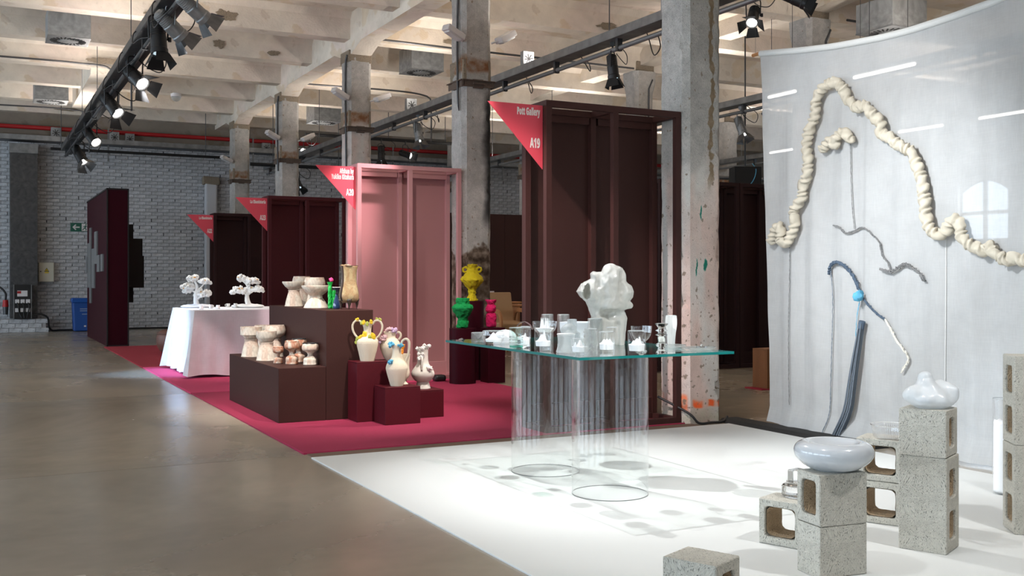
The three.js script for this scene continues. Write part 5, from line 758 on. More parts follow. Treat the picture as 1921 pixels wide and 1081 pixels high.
tumbler('round clear glass bowl holding a white frothy mass with small tips', 2.65, -5.36, 0.075, 0.13, M.glass, { name: 'glass_bowl', cat: 'bowl', prof: [[0.45, 0], [0.75, 0.08], [0.98, 0.45], [1.0, 0.7], [0.95, 1]], rimK: 0.95, fill: 0.034, fillR: 0.70, n: 7 });
{ const t = gl('glass_dome', 'milky white glass dome behind the round bowl with froth', 'glass object', 2.80, -5.50); part(t, 'dome', curveLathe([[0.072, 0], [0.072, 0.018], [0.062, 0.045], [0.038, 0.066], [0.0, 0.074]], 30, 40), M.milk); part(t, 'base_ring', mv(new THREE.TorusGeometry(0.070, 0.003, 6, 48), 0, 0.003, 0, PI / 2), M.ice); }
{ const t = tumbler('greenish clear glass beaker with rippled wall, near the left edge of the table', 2.612, -5.00, 0.11, 0.076, M.glassGreen, { name: 'glass_beaker', wall: 0.004, base: 0.016 }); part(t, 'green_base', new THREE.CylinderGeometry(0.036, 0.036, 0.012, 36).translate(0, 0.008, 0), M.glassTeal); for (let k = 0; k < 3; k++) part(t, 'ripple', mv(new THREE.TorusGeometry(0.0365, 0.0014, 6, 48), 0, 0.03 + k * 0.014, 0, PI / 2 + 0.08 * (k - 1)), M.glassSolid); }
{ const t = tumbler('clear glass basket with an arched glass handle', 2.90, -5.46, 0.085, 0.093, M.glass, { name: 'glass_basket', cat: 'glass', fill: 0.03, n: 3 }); part(t, 'arched_handle', tube([[-0.045, 0.08, 0], [-0.035, 0.105, 0.005], [0, 0.118, 0.01], [0.04, 0.10, 0.01], [0.058, 0.072, 0.01]], 0.0035, 30, 8), M.glassSolid); }
tumbler('narrow clear tumbler with white filling, right of the greenish beaker', 2.695, -5.05, 0.112, 0.055, M.glass, { fill: 0.06, n: 3 });
tumbler('clear tumbler with thick base and a white scalloped filling', 2.645, -4.76, 0.113, 0.088, M.glass, { fill: 0.062, base: 0.022, n: 6 });
{ const t = gl('footed_glass_bowl', 'clear footed glass bowl with a spiky white coral rising from it', 'bowl', 2.99, -5.36); part(t, 'bowl', vessel([[0.030, 0.052], [0.055, 0.062], [0.070, 0.09], [0.073, 0.125]], 0.003, 0.006, 44, 20), M.glass); part(t, 'stem', vessel([[0.045, 0], [0.018, 0.012], [0.016, 0.04], [0.030, 0.052]], 0.003, 0.004, 32, 16), M.glass); part(t, 'white_layer', new THREE.CylinderGeometry(0.056, 0.035, 0.022, 36).translate(0, 0.072, 0), M.ice); const r = rng(4); for (let k = 0; k < 9; k++) part(t, 'coral_spike', mv(new THREE.ConeGeometry(0.010, 0.055 + r() * 0.03, 8), 0, 0.03, 0, 0, 0, (r() - 0.5) * 0.7).rotateY(r() * 6).translate((r() - 0.5) * 0.04, 0.078, (r() - 0.5) * 0.04), M.ice); }
tumbler('tall frosted glass cylinder behind the coral bowl, left one', 3.20, -5.70, 0.150, 0.076, M.glassBubble, { name: 'glass_cylinder' });
tumbler('tall frosted glass cylinder behind the coral bowl, right one', 3.31, -5.69, 0.148, 0.078, M.glassBubble, { name: 'glass_cylinder' });
tumbler('tapered frosted glass with narrow mouth, before the two tall cylinders', 3.13, -5.60, 0.128, 0.074, M.glassFrost, { prof: [[0.9, 0], [1, 0.3], [0.95, 0.6], [0.72, 1]], rimK: 0.72 });
{ const t = gl('bubble_vessel', 'thick frosted bubble glass vessel with a lumpy rounded top', 'glass object', 2.675, -4.57); part(t, 'lower_body', displace(curveLathe([[0, 0], [0.048, 0], [0.046, 0.02], [0.041, 0.05], [0.043, 0.085], [0.047, 0.094], [0.03, 0.098], [0, 0.098]], 40, 48), (x, y, z) => y < 0.003 ? 0 : noise.noise(x * 160, y * 160, z * 160) * 0.0012), M.glassFrost); part(t, 'bubbly_top', displace(new THREE.SphereGeometry(0.036, 40, 28).scale(1.1, 0.85, 1), (x, y, z) => abs(noise.noise(x * 150, y * 150, z * 150)) * 0.006), M.glassBubble, [0.022, 0.114, -0.01]); part(t, 'base_ring', mv(new THREE.TorusGeometry(0.044, 0.004, 8, 48), 0, 0.005, 0, PI / 2), M.glassSolid); }
{ const t = gl('milk_glass_bowl', 'wide milky white glass bowl standing behind the bottles', 'bowl', 3.245, -5.40); part(t, 'bowl', vessel([[0.05, 0], [0.085, 0.02], [0.108, 0.06], [0.112, 0.11]], 0.005, 0.01, 56, 30), M.milk); part(t, 'rim', mv(new THREE.TorusGeometry(0.110, 0.003, 8, 64), 0, 0.11, 0, PI / 2), M.milk); }
tumbler('frosted glass bottle with square shoulders, in the middle of the table', 2.965, -5.00, 0.148, 0.092, M.glassFrost, { name: 'glass_bottle', cat: 'bottle', prof: [[0.95, 0], [1, 0.04], [1, 0.42], [0.95, 0.50], [0.62, 0.58], [0.58, 0.64], [0.58, 1]], rimK: 0.58, wall: 0.006 });
tumbler('low clear tumbler with two white peaks, at the front left edge', 2.655, -4.40, 0.080, 0.088, M.glass, { fill: 0.062, n: 2, base: 0.014 });
{ const t = tumbler('slim vase of knobbly bubbled glass at the front corner', 2.66, -4.305, 0.132, 0.066, M.glassBubble, { name: 'bubble_vase', cat: 'vase', wall: 0.006 }); const r = rng(12); for (let k = 0; k < 34; k++) { const a = r() * 2 * PI; part(t, 'glass_knob', k ? t.userData.kg : (t.userData.kg = new THREE.IcosahedronGeometry(0.0045, 1)), M.glassSolid, [cos(a) * 0.033, 0.012 + r() * 0.112, sin(a) * 0.033]); } delete t.userData.kg; }
tumbler('frosted upright glass cylinder left of the big white sculpture', 3.085, -4.95, 0.152, 0.082, M.glassBubble, { name: 'glass_cylinder', wall: 0.006 });
tumbler('smoky clear glass cylinder half hidden behind the frosted one', 3.18, -5.08, 0.165, 0.066, M.glass, { name: 'glass_cylinder', base: 0.03 });
tumbler('square-looking clear cup with a white cone inside, before the sculpture', 2.875, -4.50, 0.104, 0.082, M.glass, { fill: 0.07, n: 1 });
tumbler('tall clear glass cylinder with a thick solid base, front of the sculpture', 2.80, -4.34, 0.135, 0.056, M.glass, { name: 'glass_cylinder', wall: 0.007, base: 0.03 });
tumbler('clear cup with a smooth white mound inside, right of the tall clear cylinder', 2.945, -4.33, 0.115, 0.090, M.glass, { fill: 0.075, n: 2, base: 0.014 });
{ const t = gl('glass_goblet', 'clear glass goblet with a wide bowl on a solid stem', 'goblet', 3.055, -4.45); part(t, 'bowl', vessel([[0.012, 0.05], [0.034, 0.062], [0.050, 0.09], [0.054, 0.132]], 0.003, 0.008, 44, 20), M.glass); part(t, 'stem', lathe([[0, 0], [0.030, 0], [0.028, 0.006], [0.012, 0.012], [0.010, 0.03], [0.015, 0.04], [0.011, 0.05], [0, 0.052]], 32), M.glassSolid); }
{ const t = gl('glass_candlestick', 'solid clear glass candlestick with spiked rings', 'candlestick', 3.085, -4.315); part(t, 'stem', lathe([[0, 0], [0.030, 0], [0.030, 0.004], [0.020, 0.012], [0.018, 0.03], [0.028, 0.036], [0.030, 0.045], [0.018, 0.05], [0.018, 0.085], [0, 0.085]], 36), M.glassSolid); part(t, 'spiked_rings', lathe([[0, 0.085], [0.018, 0.085], [0.032, 0.092], [0.018, 0.098], [0.017, 0.107], [0.031, 0.114], [0.018, 0.12], [0.016, 0.128], [0, 0.128]], 36), M.glassSolid); part(t, 'cup', lathe([[0, 0.128], [0.016, 0.128], [0.034, 0.146], [0.033, 0.15], [0.018, 0.142], [0, 0.141]], 36), M.glassSolid); }
tumbler('tall frosted white glass vase standing alone at the right of the table', 3.452, -4.735, 0.170, 0.064, M.glassFrostPale, { name: 'frosted_vase', cat: 'vase', prof: [[0.64, 0], [0.66, 0.12], [0.78, 0.4], [0.98, 0.68], [1, 0.85], [0.93, 1]], rimK: 0.93, wall: 0.005, base: 0.03 });
const plate = (label, x, z, r, sx) => { const t = gl('glass_plate', label, 'plate', x, z); part(t, 'plate_body', vessel([[r * 0.5, 0], [r * 0.8, 0.004], [r, 0.014]], 0.002, 0.004, 48, 8).scale(sx, 1, 1), M.glassBubble); part(t, 'rim', mv(new THREE.TorusGeometry(r - 0.001, 0.0025, 6, 60), 0, 0.014, 0, PI / 2).scale(sx, 1, 1), M.glassSolid); return t; };
plate('greenish clear glass plate lying before the tall frosted vase', 3.37, -4.62, 0.078, 1);
plate('oval clear glass dish at the right end of the table', 3.385, -4.40, 0.078, 1.2);
{ const t = gl('glass_puck', 'small clear glass disc lying in the oval dish', 'glass object', 3.42, -4.42); t.position.y += 0.008; part(t, 'disc', lathe([[0, 0], [0.026, 0], [0.029, 0.005], [0.026, 0.011], [0, 0.012]], 32), M.glassSolid); part(t, 'knob', new THREE.SphereGeometry(0.006, 14, 10).translate(0, 0.015, 0), M.glassSolid); }
{ // the big folded sculpture
  const t = gl('glass_sculpture', 'large folded milky glass sculpture towering over the glassware', 'sculpture', 3.215, -5.02, YAW);
  // outline of the lump, which is then given its depth, folds and hollows
  const O = [[-0.095, -0.02], [-0.108, 0.085], [-0.097, 0.16], [-0.112, 0.207], [-0.127, 0.244], [-0.16, 0.275], [-0.180, 0.303], [-0.150, 0.350], [-0.100, 0.376], [-0.100, 0.405], [-0.085, 0.418], [-0.040, 0.414], [-0.018, 0.440], [0.005, 0.452], [0.056, 0.452], [0.085, 0.435], [0.103, 0.404], [0.105, 0.360], [0.135, 0.335], [0.149, 0.305], [0.144, 0.27], [0.125, 0.247], [0.137, 0.225], [0.130, 0.21], [0.094, 0.193], [0.113, 0.15], [0.103, 0.094], [0.094, -0.02]];
  const poly = (x, y) => { let d = 1e9, s = 1; for (let i = 0, j = O.length - 1; i < O.length; j = i++) { const ex = O[j][0] - O[i][0], ey = O[j][1] - O[i][1], wx = x - O[i][0], wy = y - O[i][1], k = clamp((wx * ex + wy * ey) / (ex * ex + ey * ey)), bx = wx - ex * k, by = wy - ey * k; d = min(d, bx * bx + by * by); const c1 = y >= O[i][1], c2 = y < O[j][1], c3 = ex * wy > ey * wx; if ((c1 && c2 && c3) || (!c1 && !c2 && !c3)) s = -s; } return s * sqrt(d); };
  const f = (x, y, z) => {
    const e = -poly(x, y), R = 0.062, D = 0.085 + 0.025 * smooth(0.2, 0.3, y) - 0.012 * smooth(0.36, 0.45, y), q = max(0, 1 - e / R);
    let d = (hypot(q, z / D) - 1) * R;
    const cut = (a, b, r1, r2, k) => { d = -smin(-d, sdCap(x, y, z, a, b, r1, r2), k); }, add = (a, b, r1, r2, k) => { d = smin(d, sdCap(x, y, z, a, b, r1, r2), k); };
    add([-0.10, 0.240, 0.055], [0.0, 0.222, 0.098], 0.018, 0.022, 0.02); add([0.0, 0.222, 0.098], [0.125, 0.224, 0.035], 0.022, 0.014, 0.02);       // the brim
    d = -smin(-d, sdEll(x, y, z, 0.020, 0.172, 0.100, 0.088, 0.036, 0.055), 0.010);                                                                  // bowl under it
    d = -smin(-d, sdEll(x, y, z, -0.122, 0.303, 0.055, 0.024, 0.044, 0.055), 0.008);                                                                 // eye of the left arm
    cut([0.082, 0.41, 0.075], [0.060, 0.275, 0.112], 0.020, 0.022, 0.02); cut([-0.052, 0.41, 0.085], [-0.062, 0.35, 0.105], 0.016, 0.022, 0.02);
    add([0.005, 0.43, 0.05], [0.02, 0.25, 0.098], 0.03, 0.024, 0.04);
    for (const [a, b, r] of [[-0.075, -0.085, 0.014], [-0.03, -0.035, 0.018], [0.02, 0.015, 0.015], [0.065, 0.07, 0.016]]) add([a, 0.135, 0.066], [b, 0.0, 0.082], r, r, 0.018);
    cut([-0.052, 0.12, 0.088], [-0.06, 0.0, 0.10], 0.014, 0.012, 0.012); cut([0.045, 0.12, 0.088], [0.046, 0.0, 0.10], 0.014, 0.012, 0.012);
    return d + 0.004 * fbm(x * 26, y * 20, z * 26, 3) + 0.0012 * sin(x * 160 + fbm(x * 14, y * 14, z * 14, 2) * 12);
  };
  part(t, 'sculpture_body', uvm(sdf((x, y, z) => max(f(x, y, z), -y), [0, 0.225, 0], 0.25, 96)), M.crystal);
}

// ------------------------------------------------------------------ concrete blocks with glass on them
// a block: outline w by h, depth d along z, with openings through it
function blockGeo(w, h, d, holes, seed) {
  const out = [], s = new THREE.Shape(V2([[-w / 2, 0], [w / 2, 0], [w / 2, h], [-w / 2, h]]));
  for (const [x, y, hw, hh] of holes) { const r = 0.018, p = new THREE.Path(), L = x - hw / 2, R = x + hw / 2, B = y - hh / 2, T = y + hh / 2; p.moveTo(L + r, B); p.lineTo(R - r, B); p.quadraticCurveTo(R, B, R, B + r); p.lineTo(R, T - r); p.quadraticCurveTo(R, T, R - r, T); p.lineTo(L + r, T); p.quadraticCurveTo(L, T, L, T - r); p.lineTo(L, B + r); p.quadraticCurveTo(L, B, L + r, B); s.holes.push(p); }
  const g = new THREE.ExtrudeGeometry(s, { depth: d - 0.008, bevelEnabled: true, bevelThickness: 0.004, bevelSize: 0.003, bevelOffset: -0.003, bevelSegments: 1, steps: 6, curveSegments: 6 });
  g.translate(0, 0, -d / 2 + 0.004);
  return uvm(g);
}
function block(label, p, ry, w, h, d, holes, name = 'concrete_block') {
  const t = thing(name, label, 'block', p, ry); part(t, 'block_body', blockGeo(w, h, d, holes), M.block);
  for (const [x, y, hw, hh] of holes) { // rough lining of each core
    const g = new THREE.CylinderGeometry(1, 1, d - 0.02, 28, 10, true).toNonIndexed(); g.rotateX(PI / 2); const q = g.attributes.position; for (let i = 0; i < q.count; i++) { const a = Math.atan2(q.getY(i), q.getX(i)), c = cos(a), s = sin(a), k = 1 / Math.pow(Math.pow(abs(c), 6) + Math.pow(abs(s), 6), 1 / 6); q.setXYZ(i, x + c * k * (hw / 2 - 0.0025 + 0), y + s * k * (hh / 2 - 0.0025), q.getZ(i)); }
    part(t, 'core_lining', displace(g, (X, Y, Z) => -abs(noise.noise(X * 70, Y * 70, Z * 70)) * 0.003), M.blockIn);
  }
  return t;
}
const BY = 0.009;
// front stack under the thick bowl
{ const ry = -0.127; block('lower concrete block of the front stack, plain sides, cut by the lower picture edge', [2.876, BY, -2.925], ry, 0.213, 0.19, 0.14, []); const t = block('upper concrete block of the front stack with one open core, under the thick white bowl', [2.876, BY + 0.192, -2.925], ry - PI / 2, 0.14, 0.19, 0.213, [[0.0, 0.098, 0.088, 0.128]]); part(t, 'score_line', boxAt(-0.0715, -0.069, 0.093, 0.096, 0.06, 0.108), M.slot); }
block('single concrete block with a big core, under the two stacked clear glasses', [3.03, BY, -3.33], -1.20, 0.19, 0.187, 0.16, [[0, 0.095, 0.135, 0.125]]);
block('lower concrete block with a large core, behind the tallest block stack', [3.70, BY, -3.43], -1.1, 0.21, 0.19, 0.17, [[0, 0.095, 0.14, 0.13]]);
block('upper concrete block with a large core, under the ribbed glass bowl', [3.70, BY + 0.192, -3.43], -1.1, 0.21, 0.19, 0.17, [[0, 0.095, 0.14, 0.13]]);
block('tall concrete block standing on end with two cores in its narrow side', [3.4945, BY, -3.008], 0.426, 0.177, 0.385, 0.19, [[0, 0.105, 0.09, 0.115], [0, 0.275, 0.09, 0.115]]);
block('half concrete block on top of the tallest stack, under the cloud of white glass', [3.488, BY + 0.387, -3.006], 0.446, 0.172, 0.19, 0.186, [[0, 0.095, 0.075, 0.12]]);
block('concrete block at the bottom of the stack cut by the right picture edge', [4.12, BY, -2.994], -2.214, 0.165, 0.385, 0.19, [[0, 0.1, 0.1, 0.12], [0, 0.28, 0.1, 0.12]]);
block('concrete block on top of the stack cut by the right picture edge', [4.12, BY + 0.387, -2.994], -2.214, 0.165, 0.385, 0.19, [[0, 0.1, 0.1, 0.12], [0, 0.28, 0.1, 0.12]]);
block('concrete block lying low in the foreground, cut by the bottom edge of the picture', [2.14, BY, -2.768], 0.412, 0.165, 0.187, 0.198, [[0, 0.09, 0.09, 0.12]]);
{ const t = thing('glass_bowl', 'thick rounded white opal glass bowl on the front block stack', 'bowl', [2.905, BY + 0.384, -2.945]); part(t, 'bowl_body', curveLathe([[0, 0.0], [0.075, 0.0], [0.112, 0.016], [0.140, 0.042], [0.148, 0.066], [0.140, 0.090], [0.118, 0.104], [0.098, 0.104], [0.080, 0.092], [0.055, 0.080], [0, 0.074]], 80, 80), M.milkBowl); part(t, 'foot_ring', lathe([[0, -0.002], [0.078, -0.002], [0.082, 0.003], [0.07, 0.006], [0, 0.006]], 64), M.milkBowl); }
{ const t = thing('glass_cloud', 'lumpy cloud of translucent white glass on the tallest block stack', 'sculpture', [3.497, BY + 0.577, -3.0], YAW);
  const f = (x, y, z) => { const w = fbm(x * 14, y * 14, z * 14, 2) * 0.014; let d = sdEll(x, y, z, 0.0, 0.035, 0, 0.095, 0.035, 0.085); d = smin(d, sdEll(x, y, z, -0.075, 0.055, 0.01, 0.036, 0.034, 0.045), 0.02); d = smin(d, sdEll(x, y, z, 0.075, 0.062, 0.0, 0.040, 0.040, 0.045), 0.015); d = smin(d, sdCap(x, y, z, [-0.01, 0.05, 0.01], [-0.022, 0.122, 0.0], 0.058, 0.030), 0.03); d = smin(d, sdEll(x, y, z, 0.045, 0.085, -0.02, 0.035, 0.03, 0.04), 0.02); return d + w; };
  part(t, 'cloud_body', uvm(sdf((x, y, z) => max(f(x, y, z), -y), [0, 0.075, 0], 0.13, 64)), M.cloud); part(t, 'inner_core', uvm(sdf((x, y, z) => f(x, y, z) + 0.026, [0, 0.075, 0], 0.13, 40)), M.ice); }
{ const t = thing('stacked_glass', 'low clear glass drum topped by a square clear glass block', 'glass object', [3.085, BY + 0.188, -3.335], 0.2); part(t, 'glass_drum', lathe([[0, 0], [0.058, 0], [0.066, 0.008], [0.066, 0.042], [0.060, 0.050], [0.052, 0.054], [0.045, 0.058], [0, 0.058]], 56), M.glassSolid); part(t, 'glass_cube', new RoundedBoxGeometry(0.072, 0.055, 0.06, 3, 0.006).translate(0.005, 0.086, 0), M.glassSolid); part(t, 'glass_collar', lathe([[0.0, 0.058], [0.048, 0.058], [0.046, 0.064], [0, 0.064]], 40), M.glass); }
{ const t = thing('ribbed_glass_bowl', 'shallow clear glass bowl with fine vertical ribs on the rear blocks', 'bowl', [3.665, BY + 0.382, -3.37]); part(t, 'bowl', vessel([[0.055, 0], [0.068, 0.02], [0.074, 0.05], [0.084, 0.068]], 0.004, 0.008, 56, 20), M.glass); const rib = rod([0.069, 0.012, 0], [0.078, 0.058, 0], 0.0016, 5); for (let k = 0; k < 52; k++) part(t, 'glass_rib', rib, M.glassSolid, [0, 0, 0], [0, k / 52 * 2 * PI, 0]); part(t, 'rim', mv(new THREE.TorusGeometry(0.082, 0.003, 6, 64), 0, 0.067, 0, PI / 2), M.glassSolid); }
{ const t = thing('glass_jar', 'tall clear glass cylinder half filled with white, before the curtain at the right', 'vase', [4.70, BY, -3.575]); part(t, 'glass_wall', vessel([[0.052, 0], [0.052, 0.49]], 0.003, 0.006, 48, 0), M.glass); part(t, 'white_filling', displace(new THREE.CylinderGeometry(0.047, 0.047, 0.36, 40, 30).translate(0, 0.19, 0), (x, y, z) => y > 0.36 ? noise.noise(x * 50, y, z * 50) * 0.02 : 0), M.ice); part(t, 'rim', mv(new THREE.TorusGeometry(0.0505, 0.002, 6, 48), 0, 0.49, 0, PI / 2), M.rimGlass); }

// ------------------------------------------------------------------ sheer curtain with its wool drawing
const topY = (z) => { const k = [[-6.2, 2.858], [-5.74, 2.795], [-5.42, 2.759], [-5.03, 2.733], [-4.77, 2.728], [-4.44, 2.742], [-4.12, 2.768], [-3.6, 2.85], [-2.6, 3.1]]; for (let i = 0; i < k.length - 1; i++) if (z <= k[i + 1][0]) { const t = clamp((z - k[i][0]) / (k[i + 1][0] - k[i][0])); return lerp(k[i][1], k[i + 1][1], t); } return 3.1; };
const cx = 5.345;
const foldX = (y, z) => { const d = clamp(1 - y / 2.8), a = smooth(0, 0.3, d); return a * (0.012 * sin(z * 24 + sin(y * 1.2) * 0.8) + 0.010 * noise.noise(z * 9, y * 0.5, 2) + 0.006 * noise.noise(z * 30, y * 0.7, 5)) + (y < 0.15 ? (0.15 - y) * -0.35 : 0); };
{
  const t = thing('curtain', 'sheer white linen curtain hanging from a sagging rod, wool drawing on it', 'curtain', [cx, 0, 0]);
  const NZ = 260, NY = 120, pos = [], uv = [], idx = [], z1 = -2.7;
  for (let j = 0; j <= NY; j++) { const v = j / NY; for (let i = 0; i <= NZ; i++) { const u = i / NZ; const zl = lerp(-6.06, -6.185, Math.pow(v, 1.5)) + 0.012 * noise.noise(v * 8, 3, 1), z = lerp(zl, z1, u), y = lerp(0.012 + (z < -5.7 ? 0.03 * smooth(-5.7, -6.1, z) : 0), topY(z) - 0.02, v); pos.push(foldX(y, z), y, z); uv.push(z, y); } }
  for (let j = 0; j < NY; j++) for (let i = 0; i < NZ; i++) { const a = j * (NZ + 1) + i; idx.push(a, a + 1, a + NZ + 1, a + 1, a + NZ + 2, a + NZ + 1); }
  const g = new THREE.BufferGeometry(); g.setAttribute('position', new THREE.Float32BufferAttribute(pos, 3)); g.setAttribute('uv', new THREE.Float32BufferAttribute(uv, 2)); g.setIndex(idx); g.computeVertexNormals(); part(t, 'cloth', g, M.curtain);
  const line = Array.from({ length: 30 }, (_, i) => { const z = lerp(-6.18, z1, i / 29); return [0, topY(z) - 0.012, z]; });
  part(t, 'top_hem', tube(line, 0.024, 120, 10), M.hem); part(t, 'curtain_rod', tube([[0, topY(-6.28) - 0.012, -6.27], [0, topY(-6.2) - 0.012, -6.19], [0, topY(-6.0) - 0.012, -6.0], [0, topY(-5.7) - 0.012, -5.7]], 0.014, 30, 8), M.wood);
  part(t, 'seam', tube(Array.from({ length: 20 }, (_, i) => { const y = 0.06 + i / 19 * 1.3; return [foldX(y, -4.47) - 0.004, y, -4.47]; }), 0.003, 40, 5), M.hem);
  for (const z of [-6.24, -3.2]) part(t, 'hanging_wire', rod([0, topY(z), z], [0, SLAB - 0.4, z], 0.0012, 5), M.black);
}
function yarn(name, label, pts, r, m, o = {}) {
  const P = pts.map(([z, y]) => [cx + foldX(y, z) - r * 1.25 - 0.012, y, z]), c = new THREE.CatmullRomCurve3(V3(P)), L = c.getLength(), n = floor(L / (o.step ?? 0.006)), rad = o.rad ?? 10, g = new THREE.TubeGeometry(c, n, 1, rad), q = g.attributes.position;
  for (let i = 0; i <= n; i++) { const C = c.getPointAt(i / n), s = i / n * L, e = o.taper ? 1 - o.taper * (i / n) : 1; for (let k = 0; k <= rad; k++) { const a = k / rad * 2 * PI; const R = sqrt(clamp(min(s, L - s) / 0.03, 0.0004, 1)) * r * e * (0.95 - 0.5 * (o.bump ?? 0.55) + (o.bump ?? 0.55) * abs(sin(s * (o.freq ?? 62) + a + noise.noise(s * 14, 0, 3) * 3.5)) + 0.3 * noise.noise(s * 25, cos(a) * 1.2, sin(a) * 1.2)); const j = i * (rad + 1) + k, v = new THREE.Vector3().fromBufferAttribute(q, j).sub(C).multiplyScalar(R).add(C); q.setXYZ(j, v.x, v.y, v.z); } }
  g.computeVertexNormals(); return single(name, label, 'yarn', uvm(g), m);
}
yarn('wool_garland', 'long thick cream wool garland drawing a mountain outline on the curtain', [[-6.015, 1.368], [-5.979, 1.459], [-5.916, 1.508], [-5.876, 1.475], [-5.887, 1.404], [-5.83, 1.375], [-5.786, 1.44], [-5.752, 1.536], [-5.763, 1.614], [-5.681, 1.698], [-5.659, 1.781], [-5.611, 1.853], [-5.595, 1.947], [-5.611, 2.083], [-5.579, 2.193], [-5.537, 2.282], [-5.531, 2.376], [-5.495, 2.438], [-5.418, 2.478], [-5.342, 2.477], [-5.277, 2.429], [-5.238, 2.35], [-5.17, 2.285], [-5.061, 2.269], [-5.006, 2.208], [-4.951, 2.14], [-4.942, 2.076], [-4.861, 2.038], [-4.782, 1.98], [-4.705, 1.927], [-4.663, 1.855], [-4.629, 1.784], [-4.6, 1.714], [-4.58, 1.629], [-4.567, 1.528], [-4.539, 1.443], [-4.49, 1.388], [-4.443, 1.406], [-4.388, 1.469], [-4.345, 1.477], [-4.311, 1.417], [-4.288, 1.358], [-4.228, 1.311], [-4.172, 1.284], [-4.129, 1.309], [-4.089, 1.267], [-4.039, 1.25], [-4.004, 1.225], [-3.952, 1.236], [-3.884, 1.217], [-3.7, 1.2]], 0.034, M.wool);
yarn('wool_garland', 'short thick cream wool piece inside the large wool arch', [[-5.5, 2.01], [-5.443, 2.063], [-5.392, 2.087], [-5.352, 2.045], [-5.322, 2.094], [-5.272, 2.121], [-5.214, 2.066], [-5.185, 2.063]], 0.032, M.wool);
yarn('wool_tuft', 'dark slate wool tuft at the lower left end of the cream garland', [[-5.84, 1.40], [-5.82, 1.375], [-5.805, 1.36]], 0.025, M.yarnNavy, { bump: 0.5 });
const thin = { n: 2 };
// several fine threads that wind loosely round one path
function fuzzy(name, label, pts, r, m, o = {}) {
  const c = new THREE.CatmullRomCurve3(V3(pts.map(([z, y]) => [cx + foldX(y, z) - r - 0.012, y, z]))), L = c.getLength(), n = max(10, floor(L / 0.012)), l = [];
  for (let k = 0; k < (o.n ?? 7); k++) l.push(tube(Array.from({ length: n + 1 }, (_, i) => { const q = c.getPointAt(i / n), a = i * (0.9 + k * 0.13) + k * 1.7, R = r * (0.35 + 0.65 * abs(noise.noise(i * 0.7, k * 3.1, 5))) * (o.n === 2 ? 0.5 : 1); return [q.x + cos(a) * R * 0.8, q.y + sin(a) * R, q.z + sin(a * 1.3 + 1) * R]; }), max(0.0022, r * (o.n === 2 ? 0.42 : 0.24)), n * 3, 4));
  const t = thing(name, label, 'yarn'); const q = part(t, 'threads', merge(l), m); q.userData.kind = 'stuff'; return t;
}
fuzzy('yarn_strand', 'thin grey strand hanging straight from the left end of the garland', [[-5.83, 1.36], [-5.83, 1.128], [-5.836, 0.814], [-5.836, 0.422], [-5.83, 0.187]], 0.006, M.yarnGray, thin);
fuzzy('yarn_strand', 'thin dark strand hanging from the short cream wool piece', [[-5.248, 2.09], [-5.248, 1.931], [-5.243, 1.712], [-5.233, 1.565], [-5.219, 1.455]], 0.006, M.yarnGray, thin);
fuzzy('yarn_line', 'crinkled grey yarn line wandering down to the right in mid curtain', [[-5.402, 1.489], [-5.332, 1.474], [-5.282, 1.432], [-5.219, 1.444], [-5.146, 1.463], [-5.09, 1.45], [-5.038, 1.412], [-4.992, 1.357], [-4.969, 1.275], [-4.915, 1.222], [-4.885, 1.168]], 0.0085, M.yarnGray, { n: 6 });
fuzzy('yarn_line', 'thicker crinkled grey yarn hump at the end of the grey line', [[-4.98, 1.18], [-4.879, 1.162], [-4.826, 1.179], [-4.761, 1.21], [-4.705, 1.185], [-4.654, 1.15], [-4.604, 1.096]], 0.015, M.yarnGray, { n: 6 });
fuzzy('yarn_line', 'fuzzy navy yarn arch in the lower half of the curtain', [[-5.445, 1.15], [-5.438, 1.184], [-5.418, 1.213], [-5.362, 1.231], [-5.292, 1.212], [-5.233, 1.153], [-5.18, 1.08], [-5.146, 1.012]], 0.017, M.yarnNavy, { n: 9 });
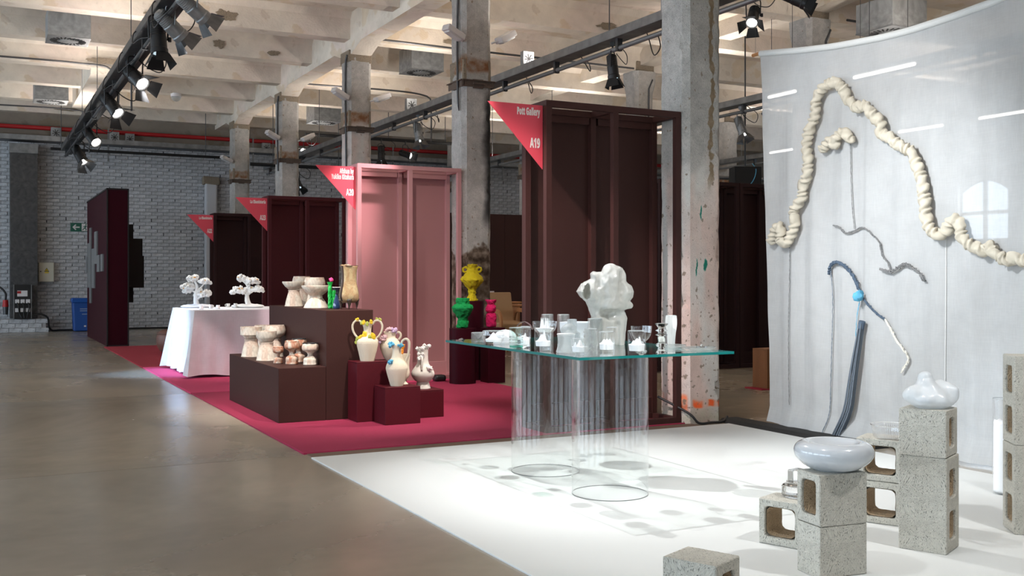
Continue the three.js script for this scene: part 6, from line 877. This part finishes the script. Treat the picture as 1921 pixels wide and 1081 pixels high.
yarn('wool_tuft', 'bright blue wool tuft where the navy arch ends', [[-5.155, 1.015], [-5.125, 1.0], [-5.095, 0.995]], 0.035, M.yarnBlue, { bump: 0.5 });
fuzzy('yarn_line', 'blue crinkled yarn running right from the blue tuft', [[-5.137, 0.997], [-5.075, 0.948], [-5.006, 0.886], [-4.937, 0.846]], 0.011, M.yarnNavy, { n: 9 });
fuzzy('yarn_line', 'off-white crinkled yarn continuing from the blue one and hooking left', [[-4.937, 0.846], [-4.879, 0.778], [-4.826, 0.712], [-4.774, 0.663], [-4.739, 0.607], [-4.761, 0.544], [-4.791, 0.507]], 0.011, M.yarnPale, { n: 9 });
fuzzy('yarn_strand', 'thin slate strand hanging from the left end of the navy arch to the floor', [[-5.433, 1.184], [-5.413, 0.978], [-5.423, 0.679], [-5.438, 0.379], [-5.454, 0.153], [-5.475, 0.03]], 0.007, M.yarnSlate, thin);
fuzzy('yarn_strand', 'thin light blue strand hanging from the blue tuft', [[-5.165, 0.983], [-5.194, 0.873], [-5.209, 0.72]], 0.006, M.yarnBlue, thin);
{ const t = thing('yarn_tassel', 'long slate-blue yarn tassel sweeping down left to the floor', 'yarn', [0, 0, 0]); const path = [[-5.118, 0.811], [-5.142, 0.695], [-5.175, 0.548], [-5.204, 0.4], [-5.243, 0.214], [-5.342, 0.03]], r = rng(44); const l = [];
  for (let k = 0; k < 60; k++) { const a = (r() - 0.5), b = r(); l.push(tube(path.map(([z, y], i) => [cx - 0.03 - b * 0.035, y + 0.01 * a, z + a * (0.035 + i * 0.010) + noise.noise(k, i, 2) * 0.006]), 0.0025, 16, 4)); } const m = part(t, 'strands', merge(l), M.yarnSlate); m.userData.kind = 'stuff'; part(t, 'bound_head', rod([cx - 0.045, 0.83, -5.11], [cx - 0.045, 0.78, -5.125], 0.022, 14), M.yarnNavy); }
//TAIL
scene.traverse((o) => { if (o.isMesh) { o.castShadow = true; o.receiveShadow = true; } if (o.isLight && o.shadow && !o.isRectAreaLight) o.castShadow = true; });
renderer.render(scene, camera);
